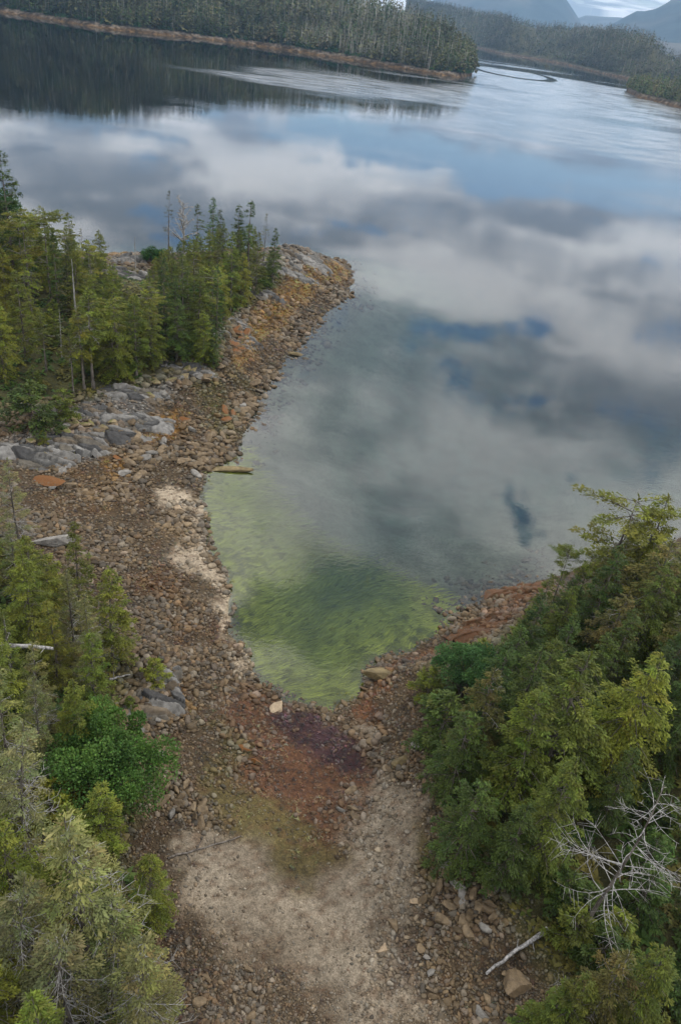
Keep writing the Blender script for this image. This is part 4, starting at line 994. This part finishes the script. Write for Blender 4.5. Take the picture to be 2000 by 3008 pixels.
# -- the rest of the woods, filled in where the photograph shows closed canopy
MASK_ISL = np.array([(-50, 470), (60, 480), (140, 480), (190, 540), (250, 560), (262, 600), (290, 660), (340, 640), (345, 590), (370, 560), (480, 520), (580, 500), (640, 560), (657, 610), (640, 650), (560, 690), (520, 720), (520, 820), (500, 850), (430, 850), (320, 890), (260, 930), (150, 960), (20, 990), (-50, 1000)]) * F
MASK_LL = np.array([(-250, 1050), (15, 1180), (60, 1240), (100, 1270), (190, 1300), (260, 1350), (320, 1430), (350, 1520), (300, 1560), (280, 1640), (335, 1760), (320, 1840), (285, 1890), (300, 1990), (360, 2000), (360, 2070), (335, 2150), (315, 2250), (325, 2358), (320, 2700), (-250, 2700)]) * F
MASK_R = np.array([(1740, 1180), (1540, 1200), (1440, 1230), (1400, 1270), (1300, 1330), (1250, 1360), (1180, 1410), (1160, 1450), (1050, 1500), (960, 1535), (950, 1590), (1010, 1640), (1020, 1720), (985, 1790), (1010, 1870), (1095, 1970), (1110, 2040), (1190, 2120), (1245, 2210), (1230, 2280), (1310, 2358), (1400, 2700), (1740, 2700)]) * F
FILL = [
    (FOR_ISL, MASK_ISL, (-75, 5, 75, 175), 1.85, [('hemlock', 1, 9), ('spruce', 0, 10), ('hemlock', 0, 8), ('spruce', 3, 9), ('spire', 0, 10), ('scrub', 0, 3.6), ('tiered', 0, 9), ('trunked', 0, 10)], 'in the closed canopy of the island wood', 'conifers of the island wood'),
    (FOR_LL, MASK_LL, (-60, -2, 6, 64), 2.05, [('hemlock', 1, 9), ('spruce', 2, 10), ('lichen', 0, 10), ('spire', 2, 10), ('spruce', 0, 9), ('scrub', 1, 3.5)], 'in the closed canopy of the near wood', 'conifers of the near wood'),
    (FOR_R, MASK_R, (4, 70, 6, 80), 2.15, [('hemlock', 2, 9), ('hemlock', 3, 9), ('brown', 0, 9), ('spruce', 1, 10), ('spruce', 3, 9), ('spruce', 1, 8), ('scrub', 2, 4)], 'in the closed canopy of the wooded bank', 'conifers of the wooded bank'),
]
KLAB = {'hemlock0': 'yellow-green drooping conifer', 'hemlock1': 'olive drooping conifer', 'hemlock2': 'dark rounded conifer', 'hemlock3': 'bright heavy-sprayed hemlock', 'spruce0': 'olive spruce', 'spruce1': 'dark spruce', 'spruce2': 'yellow-olive spruce', 'spruce3': 'dense olive spruce',
        'spire0': 'dark slender spire', 'spire2': 'olive slender spire', 'scrub0': 'low olive scrub conifer', 'scrub1': 'low yellow-green scrub conifer', 'scrub2': 'low dark scrub conifer', 'tiered0': 'flat-tiered conifer', 'trunked0': 'bare-trunked conifer', 'lichen0': 'grey lichen-hung conifer', 'brown0': 'brown-tinged conifer'}
def fill_woods():
    r = np.random.default_rng(77)
    for P, mask, (x0, x1, y0, y1), gap, kinds, where, grp in FILL:
        n = 0
        cx = r.uniform(x0, x1, 5200); cy = r.uniform(y0, y1, 5200); ok = sdist(P, cx, cy) > 0.6
        cx, cy = cx[ok], cy[ok]; hz = height(cx, cy)
        for x, y, h in zip(cx, cy, hz):
            if n >= 125: break
            g2 = gap * (1 + max(0, y - 60) / 160)
            if any((x - a) ** 2 + (y - b) ** 2 < g2 * g2 for a, b, _ in TREES): continue
            q, k, hg = kinds[r.integers(len(kinds))]; hg = hg * r.uniform(.75, 1.15)
            ok = False
            for _ in range(4):
                bx_, by_ = project((x, y, h + .5)); tx, ty = project((x, y, h + hg)); mx, my = project((x, y, h + hg * .5)); w = FPX * (1.9 if q != 'scrub' else 1.4) / (np.array([x, y, h - CAM_H]) @ fw)
                if (sdist(mask, np.array([tx, mx - w, mx + w]), np.array([ty, my, my])) > 0).all(): ok = True; break
                hg *= .75
                if hg < 3: break
            if P is FOR_R and tx + w > 1640 and 2250 < ty < 2760 and hg > 3.5: q, k, hg = 'scrub', 2, 3.4
            if not ok or tx < -260 or tx > 2260 or ty > 3300 or by_ < 0: continue
            if q != 'scrub' and hg < 4.5: q, k = 'scrub', k % 3
            plant(q, k, (x, y, h - .15), hg, KLAB.get(q + str(k), 'low scrub conifer') + ' ' + where, KLAB.get(q + str(k), 'low scrub conifer') + 's, ' + grp); n += 1
        print(where, n)
fill_woods()

def undergrowth():
    """ferns, moss hummocks and salal between the trunks"""
    r = np.random.default_rng(61); N = 26000
    y = 12 + 160 * r.random(N) ** 1.3; x = r.uniform(-.55 * y - 6, .45 * y + 14)
    h, ds, df, de = height(x, y, True); k = (df > 0.1) & (ds > .5) & inside_view(x, y, h, 120)
    x, y, h = x[k], y[k], h[k]; n = len(x); m = 6
    a = r.uniform(0, 2 * np.pi, (n, m)); el = r.uniform(.2, 1.1, (n, m))
    D = np.stack([np.cos(a) * np.cos(el), np.sin(a) * np.cos(el), np.sin(el)], -1).reshape(-1, 3); S = np.stack([-np.sin(a), np.cos(a), 0 * a], -1).reshape(-1, 3)
    P = np.repeat(np.stack([x, y, h], -1), m, 0); L = np.repeat(r.uniform(.3, .65, n) * (1 + y / 150), m) * r.uniform(.7, 1.2, n * m)
    kind = sstep(fbm(x, y, .45, 3), .4, .6)[:, None]
    col = np.repeat(np.array((.04, .07, .014)) * kind + np.array((.10, .085, .022)) * (1 - kind), m, 0) * r.uniform(.6, 1.4, (n * m, 1))
    V, Q, C = ribbons(P, D, S, L, L * .32, L * .5, 2, col)
    stuff(obj('undergrowth', mesh_np('undergrowth', V, Q, C, False, [M_NEEDLE])), 'ferns, moss and low greenery on the forest floor', 'undergrowth'); print('undergrowth', n)
undergrowth()

# ---------------------------------------------------------------- drift logs
def log(name, a, b, r0_, r1_, label, m=M_DEAD, lift=0.12, za=None, zb=None):
    A = hits(*a) if za is None else at(*a, za); B = hits(*b) if zb is None else at(*b, zb)
    rr = np.random.default_rng(int(abs(a[0]))); t = np.linspace(0, 1, 9)[:, None]
    pts = A + (B - A) * t + rr.normal(0, .03, (9, 3)); pts[:, 2] += lift
    c = pts[0].copy(); mb = MB(); mb.add(*tube(pts - c, r0_ + (r1_ - r0_) * t[:, 0], 8))
    for k in range(3):
        f = rr.integers(2, 8); d = rr.normal(0, .25, 3) + [0, 0, .15]; mb.add(*tube(np.array([pts[f] - c, pts[f] - c + d, pts[f] - c + d * 1.8]), [.035, .025, .01], 4))
    return tag(obj(name, mb.mesh(name, m), None, c), label, 'log')
log('driftwood_log', (1425, 2868), (1600, 2738), .07, .13, 'white driftwood log lying on the stony bank under the dark conifers', lift=.35)
log('fallen_log', (-30, 1900), (160, 1908), .17, .09, 'fallen white trunk lying level in the near wood', zb=9.0, za=9.0)
log('drift_pole', (494, 2522), (708, 2458), .06, .035, 'thin dark pole lying along the upper edge of the sand flat', M_BARK, .06)
log('fallen_branch', (10, 2330), (80, 2362), .09, .05, 'broken white branch caught in the near wood canopy', za=9.5, zb=9.0)
log('driftwood_branch', (320, 2005), (380, 1990), .09, .04, 'bleached driftwood branch on the mossy bank above the grey outcrop', lift=.25)
log('drift_stick', (455, 2830), (485, 2800), .05, .03, 'pale curved drift stick on the lower cobbles', lift=.1)

# ---------------------------------------------------------------- far land
def loft(name, cols, nz, colfun, m, back=1.0):
    """cols: list of rows of 3-d points (shore -> ridge -> back); bilinear grid"""
    A = np.array(cols)                       # (nc, nr, 3)
    nc, nr, _ = A.shape
    V = A.reshape(-1, 3); i = np.arange(nc * nr).reshape(nc, nr)
    Q = np.stack([i[:-1, :-1], i[1:, :-1], i[1:, 1:], i[:-1, 1:]], -1).reshape(-1, 4)
    return obj(name, mesh_np(name, V, Q, colfun(A).reshape(-1, 3), True, [m]))
M_FAR = m_vcol('far_shore_ground', nscale=0.35, amp=0.7)

class Land:
    """wooded shore: waterline in pixels, height of the land behind it, depth of the land"""
    def __init__(s, shore, ridge, depth, nc, prof=0.75, rim=3.5, rimw=9.0):
        W_ = np.array([at(x, y)[:2] for x, y in shore]); seg = np.r_[0, np.cumsum(np.hypot(*np.diff(W_, axis=0).T))]
        s.len = seg[-1]; nc = nc * 2; s.t = np.linspace(0, s.len, nc)
        s.sx = np.interp(s.t, seg, W_[:, 0]); s.sy = np.interp(s.t, seg, W_[:, 1])
        wob = (fbm(s.t, s.t * 0 + 3.3, 0.02, 4) - .5) * 14
        s.hr = np.interp(s.t, seg, ridge); s.dep = np.interp(s.t, seg, depth) if hasattr(depth, '__len__') else np.full(nc, depth)
        d = np.stack([s.sx, s.sy], -1); d /= np.linalg.norm(d, axis=1)[:, None]
        s.sx += wob * d[:, 0]; s.sy += wob * d[:, 1]; s.d = d; s.prof, s.rim, s.rimw = prof, rim, rimw
    def pos(s, t, v):
        """t along the shore (m), v inland distance (m)"""
        x = np.interp(t, s.t, s.sx); y = np.interp(t, s.t, s.sy); dx = np.interp(t, s.t, s.d[:, 0]); dy = np.interp(t, s.t, s.d[:, 1])
        hr = np.interp(t, s.t, s.hr); dep = np.interp(t, s.t, s.dep)
        X, Y = x + dx * v, y + dy * v
        u = np.clip((v - s.rimw) / dep, 0, 1)
        up = s.rim * np.clip(v / s.rimw, -1, 1) + hr * (np.sin(np.clip(u, 0, 1) * np.pi / 2) ** (1 / s.prof)) 
        over = np.clip((v - s.rimw - dep) / dep, 0, 1)
        Z = up * (1 - .9 * over ** 1.5) + (fbm(X, Y, .4, 3) - .5) * 2.2 * np.clip(v / 3, 0, 1) * np.clip((14 - v) / 4, 0, 1) + (fbm(X, Y, 0.012, 4) - .5) * 14 * np.clip(v / 60, 0, 1) + (fbm(X, Y, .15, 3) - .5) * 2.0 * np.clip(v / 6, 0, 1)
        return np.stack([X, Y, Z], -1)
    def mesh(s, name, sandp=()):
        v = np.r_[-8, -1, 0, 1.5, 3, 5, 7, 9, 12, 18, 28, 40, 60, 85, 115, 150, 190, 240, 300, 380, 480, 600]
        v = v[v < s.dep.max() * 2 + 20]
        Tt, Vv = np.meshgrid(s.t, v, indexing='ij'); P = s.pos(Tt, Vv)
        k = fbm(P[..., 0] + P[..., 2], P[..., 1], .3, 4)[..., None]; k = np.clip(.5 + (k - .5) * 2, 0, 1)
        low = np.array((.075, .045, .020)) * (.3 + 1.4 * k) + 0 * P; mid = np.array((.085, .068, .052)) * (.2 + 1.6 * k); fl = np.array((.045, .042, .018)) * (.6 + .8 * k)
        a = sstep(Vv + (k[..., 0] - .5) * 5, 3.5, 6)[..., None]; b = sstep(Vv + (k[..., 0] - .5) * 5, 9, 12)[..., None]
        c = low * (1 - a) + mid * a; c = c * (1 - b) + fl * b
        V = P.reshape(-1, 3); nc, nr = Tt.shape; i = np.arange(nc * nr).reshape(nc, nr)
        Q = np.stack([i[:-1, :-1], i[1:, :-1], i[1:, 1:], i[:-1, 1:]], -1).reshape(-1, 4)
        return struct(obj(name, mesh_np(name, V, Q, c.reshape(-1, 3), False, [M_FAR])))

PEN = Land([(-420, -28), (-200, 2), (0, 36), (160, 60), (330, 88), (600, 116), (760, 136), (860, 151), (920, 161), (1000, 173), (1100, 190), (1200, 205), (1300, 222), (1350, 229), (1385, 222)],
           [120, 118, 102, 92, 82, 66, 58, 56, 52, 46, 40, 34, 26, 16, 4], [190] * 11 + [160, 120, 70, 30], 260)
PEN.mesh('hill_peninsula')
FARS = Land([(1180, 96), (1370, 134), (1400, 140), (1480, 160), (1560, 172), (1660, 190), (1760, 215), (1886, 242), (1960, 252), (2100, 285)],
            [88, 66, 60, 62, 50, 54, 60, 50, 24, 10], [420, 420, 420, 400, 380, 350, 330, 280, 220, 200], 200, rim=5, rimw=14)
FARS.mesh('hill_far_shore')
RPT = Land([(1838, 268), (1870, 286), (1950, 306), (2010, 322), (2080, 342), (2250, 385)], [0.5, 4, 9, 14, 18, 20], [30, 50, 70, 90, 90, 90], 90, rim=4)
RPT.mesh('hill_side_point')

def far_tree(seed, hgt, rad, n, kind='live', tint=(.05, .065, .022)):
    r = np.random.default_rng(seed)
    z = hgt * (.12 + .86 * r.random(n) ** 1.15); t = z / hgt; pr = rad * ((1 - t) ** .7 + .05)
    a = r.uniform(0, 6.28, n); rr = pr * r.uniform(.15, .75, n)
    P = np.stack([np.cos(a) * rr, np.sin(a) * rr, z], -1)
    D = np.stack([np.cos(a), np.sin(a), r.normal(-.35, .35, n)], -1)
    L = pr * r.uniform(.6, 1.1, n) + .5; col = np.array(tint) * r.uniform(.75, 1.25, (n, 1)) * (1 + r.normal(0, .05, (n, 3)))
    if kind == 'dead': L = L * .8; Wd = L * .10; col = np.array((.30, .28, .26)) * r.uniform(.7, 1.3, (n, 1))
    else: Wd = L * r.uniform(.55, .95, n)
    V, T_, C = sprays(P, D, r.normal(0, .6, n), L, Wd, np.clip(col, .004, .5))
    tv, tq = tube([(0, 0, 0), (0, 0, hgt * .5), (r.normal(0, .2), r.normal(0, .2), hgt)], [hgt * .012 + .05, hgt * .009 + .04, .03], 4)
    tt = np.concatenate([tq[:, [0, 1, 2]], tq[:, [0, 2, 3]]])
    tc_ = np.tile((.32, .30, .28) if kind == 'dead' else (.13, .115, .10), (len(tv), 1))
    return np.concatenate([V, tv]), np.concatenate([T_, tt + len(V)]), np.concatenate([C, tc_])
TINTS = [(.068, .080, .024), (.044, .068, .022), (.088, .084, .032), (.038, .062, .026), (.10, .092, .044), (.058, .084, .022)]
FT = [far_tree(900 + i, 15, (2.4, 3.0, 4.0, 2.7, 4.3, 3.3)[i], 46, 'live', TINTS[i]) for i in range(6)] + [far_tree(910 + i, 15, 2.2, 34, 'dead') for i in range(2)]
FT1 = [far_tree(940 + i, 15, (2.4, 3.0, 4.0, 2.7, 4.3, 3.3)[i], 26, 'live', TINTS[i]) for i in range(6)] + [far_tree(960 + i, 15, 2.2, 18, 'dead') for i in range(2)]
FT2 = [far_tree(920 + i, 15, 3.4, 13, 'live', TINTS[i]) for i in range(6)] + [far_tree(930 + i, 15, 2.0, 9, 'dead') for i in range(2)]
M_FARTREE = m_leaf('far_needles', var=0.2, trans=0.15)
def far_bush(seed):
    r = np.random.default_rng(seed); n = 44; d = r.normal(size=(n, 3)); d /= np.linalg.norm(d, axis=1)[:, None]; d[:, 2] = np.abs(d[:, 2])
    V, T_, C = sprays(d * [1.9, 1.9, 2.2] * r.uniform(.5, .9, (n, 1)), d + r.normal(0, .4, (n, 3)), r.normal(0, .7, n), r.uniform(.9, 1.5, n), r.uniform(.8, 1.3, n), np.array((.035, .085, .03)) * r.uniform(.6, 1.5, (n, 1)))
    return V, T_, C
FB = [far_bush(950), far_bush(951)]
def join_trees(name, P, S, kinds, protos, r, tintvar=.25):
    V, Tq, C = [], [], []; n0 = 0
    for k in range(len(protos)):
        ii = np.nonzero(kinds == k)[0]
        if not len(ii): continue
        bv, bt, bc = protos[k]; a = r.uniform(0, 6.28, len(ii)); c, s_ = np.cos(a), np.sin(a)
        x = bv[None, :, 0] * c[:, None] - bv[None, :, 1] * s_[:, None]; y = bv[None, :, 0] * s_[:, None] + bv[None, :, 1] * c[:, None]
        sc = S[ii][:, None]; ln = r.normal(0, .04, (2, len(ii), 1)) * bv[None, :, 2]
        v = np.stack([(x + ln[0]) * sc + P[ii, 0:1], (y + ln[1]) * sc + P[ii, 1:2], bv[None, :, 2] * sc + P[ii, 2:3]], -1)
        pt = (.62 + .85 * sstep(fbm(P[ii, 0], P[ii, 1], .018, 3), .3, .7))[:, None, None]
        V.append(v.reshape(-1, 3)); C.append((bc[None] * pt * (1 + r.uniform(-tintvar, tintvar, (len(ii), 1, 1)))).reshape(-1, 3))
        Tq.append((bt[None] + (np.arange(len(ii)) * len(bv))[:, None, None] + n0).reshape(-1, 3)); n0 += v.shape[0] * v.shape[1]
    return obj(name, mesh_np(name, np.concatenate(V), np.concatenate(Tq), np.concatenate(C), False, [M_FARTREE]))

def far_forest():
    r = np.random.default_rng(5)
    # peninsula: dense trees, those along the shore single
    n = 7600; t = r.uniform(0, PEN.len, n); v = 11 + 215 * r.random(n) ** 1.3
    dep = np.interp(t, PEN.t, PEN.dep); ok = v < dep * 1.15 + 8; t, v = t[ok], v[ok]; P = PEN.pos(t, v); P[:, 2] -= .4
    S = r.uniform(.5, 1.35, len(t)); px, py = project(P); deadp = .13 + .38 * sstep(px, 780, 900) * sstep(px, 1330, 1200)
    kinds = np.where(r.random(len(t)) < deadp, r.integers(6, 8, len(t)), r.integers(0, 6, len(t)))
    inv = (px > 10) & (px < 1990) & (py > 4)
    front = np.where(inv, v, 1e9); idx = np.argsort(front)[:150]; single = np.zeros(len(t), bool); single[idx] = True
    ms = [mesh_np('far_tree', FT[k][0], FT[k][1], FT[k][2], False, [M_FARTREE]) for k in range(8)]
    for i in idx:
        dead_ = kinds[i] >= 6; nm = 'dead_tree' if dead_ else 'conifer'
        o = obj(nm, ms[kinds[i]], None, P[i], r.uniform(0, 6.28), S[i]); a = 'bare grey dead tree' if dead_ else ['olive conifer', 'dark green conifer', 'brownish conifer', 'blackish-green conifer', 'dry tan-green conifer', 'green conifer'][kinds[i]]
        w = 'at the tip of the far wooded peninsula' if px[i] > 1200 else ('in the greying stand of the far wooded peninsula' if px[i] > 820 else 'along the dark shore of the far wooded peninsula')
        tag(o, a + ' ' + w, CATS[nm], a + 's ' + w)
    rest = ~single
    stuff(join_trees('forest', P[rest], S[rest], kinds[rest], FT1, r), 'dense mixed forest covering the far peninsula', 'forest')
    # leafy shrubs along the peninsula shore
    tb = np.sort(r.uniform(PEN.len * .2, PEN.len * .985, 110)); vb = r.uniform(9.5, 14, 110); Pb = PEN.pos(tb, vb); pbx, pby = project(Pb)
    mb = [mesh_np('far_shrub', b_[0], b_[1], b_[2], False, [M_FARTREE]) for b_ in FB]
    for i in range(110):
        if -20 < pbx[i] < 1400 and pby[i] > 0:
            o = obj('shrub', mb[i % 2], None, Pb[i] - [0, 0, .3], r.uniform(0, 6.28), (r.uniform(1, 1.9), r.uniform(1, 1.9), r.uniform(.8, 1.5)))
            w = 'at the tip of the far peninsula shore' if pbx[i] > 1200 else ('below the greying trees of the far peninsula' if pbx[i] > 820 else 'along the dark rocky rim of the far peninsula')
            tag(o, 'rounded green leafy shrub ' + w, 'shrub', 'leafy shrubs ' + w)
    # far shore
    n = 8500; t = r.uniform(0, FARS.len, n); v = 16 + 520 * r.random(n) ** 1.25; dep = np.interp(t, FARS.t, FARS.dep); ok = v < dep * 1.2 + 10
    t, v = t[ok], v[ok]; P = FARS.pos(t, v); P[:, 2] -= .4; px, py = project(P); ok = (px > 1000) & (px < 2300); P = P[ok]
    kinds = np.where(r.random(len(P)) < .13, r.integers(6, 8, len(P)), r.integers(0, 6, len(P)))
    stuff(join_trees('forest', P, r.uniform(.55, 1.4, len(P)), kinds, FT2, r), 'distant forest clothing the long hill across the channel', 'forest')
    n = 420; t = r.uniform(0, RPT.len, n); v = 10 + 85 * r.random(n) ** 1.2; dep = np.interp(t, RPT.t, RPT.dep); ok = v < dep * 1.2 + 8; t, v = t[ok], v[ok]
    P = RPT.pos(t, v); px, py = project(P); ok = (px < 2080); P, v, px = P[ok], v[ok], px[ok]
    kinds = np.where(r.random(len(P)) < .04, 6, r.integers(0, 6, len(P)))
    S = r.uniform(.6, 1.0, len(P)) * (.55 + .45 * np.minimum(1, v / 30)); P[:, 2] -= .3
    stuff(join_trees('forest', P, S, kinds, FT, r), 'dark green forest on the small wooded point across the lagoon', 'forest')
far_forest()

# far mountains
M_MTN = m_vcol('mountain_slope', nscale=0.004, amp=0.45)
def mountain(name, sky, dist, depth, seed, base=-5, sx=1.0):
    """sky: skyline pixels (x, y); built as a ridge at the given distance with slopes front and back"""
    sky = np.array(sky, float); xs = np.linspace(sky[0, 0], sky[-1, 0], 150); yy = np.interp(xs, sky[:, 0], sky[:, 1])
    rows = []; vv = np.r_[-1, -.85, -.7, -.55, -.42, -.3, -.2, -.12, -.05, 0, .08, .3, .6, 1]
    for x, y in zip(xs, yy):
        d = ray(x, y); t = dist / math.hypot(d[0], d[1]); P = np.array([0, 0, CAM_H]) + d * t; hd = np.array([d[0], d[1], 0]) / math.hypot(d[0], d[1])
        row = []
        for v in vv:
            q = P + hd * v * depth; top = P[2]
            z = base + (top - base) * (1 - abs(v)) ** 1.1
            z += (fbm(np.array([q[0]]), np.array([q[1] + seed * 99]), 0.0022, 5)[0] - .5) * top * .45 * (abs(v) ** .6 if v < 0 else 1) * (1 - abs(v)) ** .3 * (abs(v) > 1e-6)
            if v < 0: z = min(z, CAM_H + (top - CAM_H) * (1 + .98 * v * depth / dist) * .985)
            row.append((q[0], q[1], z))
        rows.append(row)
    def cf(A):
        k = fbm(A[..., 0], A[..., 1], .0016, 5)[..., None]
        return np.array((.03, .04, .038)) * (1 - sstep(k, .45, .62)) + np.array((.075, .07, .06)) * sstep(k, .45, .62)
    return struct(loft(name, rows, None, cf, M_MTN))
mountain('mountain_dome', [(1100, 60), (1250, 10), (1380, -40), (1480, -80), (1560, -95), (1620, -60), (1660, -5), (1678, 22), (1696, 50), (1720, 95), (1760, 140)], 8000, 1600, 1)
mountain('mountain_low_ridge', [(1500, 60), (1580, 48), (1640, 58), (1700, 52), (1720, 45), (1770, 49), (1800, 50), (1830, 52), (1900, 70), (2000, 110)], 9500, 1800, 2)
mountain('mountain_side', [(1780, 80), (1830, 52), (1870, 32), (1890, 33), (1930, 25), (1975, 2), (2010, -8), (2080, -50), (2200, -80), (2400, -60)], 6500, 1900, 3)
mountain('mountain_foothill', [(1600, 120), (1700, 75), (1800, 90), (1900, 110), (1960, 125), (2050, 130), (2200, 140)], 4200, 900, 4)

# ---------------------------------------------------------------- haze
def haze():
    v = [(x, y, z) for z in (-14.0, 900.0) for x, y in ((-9000, -600), (9000, -600), (9000, 12500), (-9000, 12500))]
    fc = np.array([[0, 3, 2, 1], [4, 5, 6, 7], [0, 1, 5, 4], [1, 2, 6, 5], [2, 3, 7, 6], [3, 0, 4, 7]])
    m = bpy.data.materials.new('pale_haze'); m.use_nodes = True; n = NT(m.node_tree); n.n.clear(); out = n.new('ShaderNodeOutputMaterial')
    pv = n.new('ShaderNodeVolumePrincipled'); pv.inputs['Color'].default_value = (.40, .66, 1, 1); pv.inputs['Density'].default_value = HAZE; pv.inputs['Anisotropy'].default_value = .2
    n.l.new(pv.outputs[0], out.inputs['Volume'])
    stuff(obj('haze', mesh_np('haze', v, fc, None, False, [m])), 'pale bluish haze over the far hills', 'haze')
HAZE = 9e-5
haze()
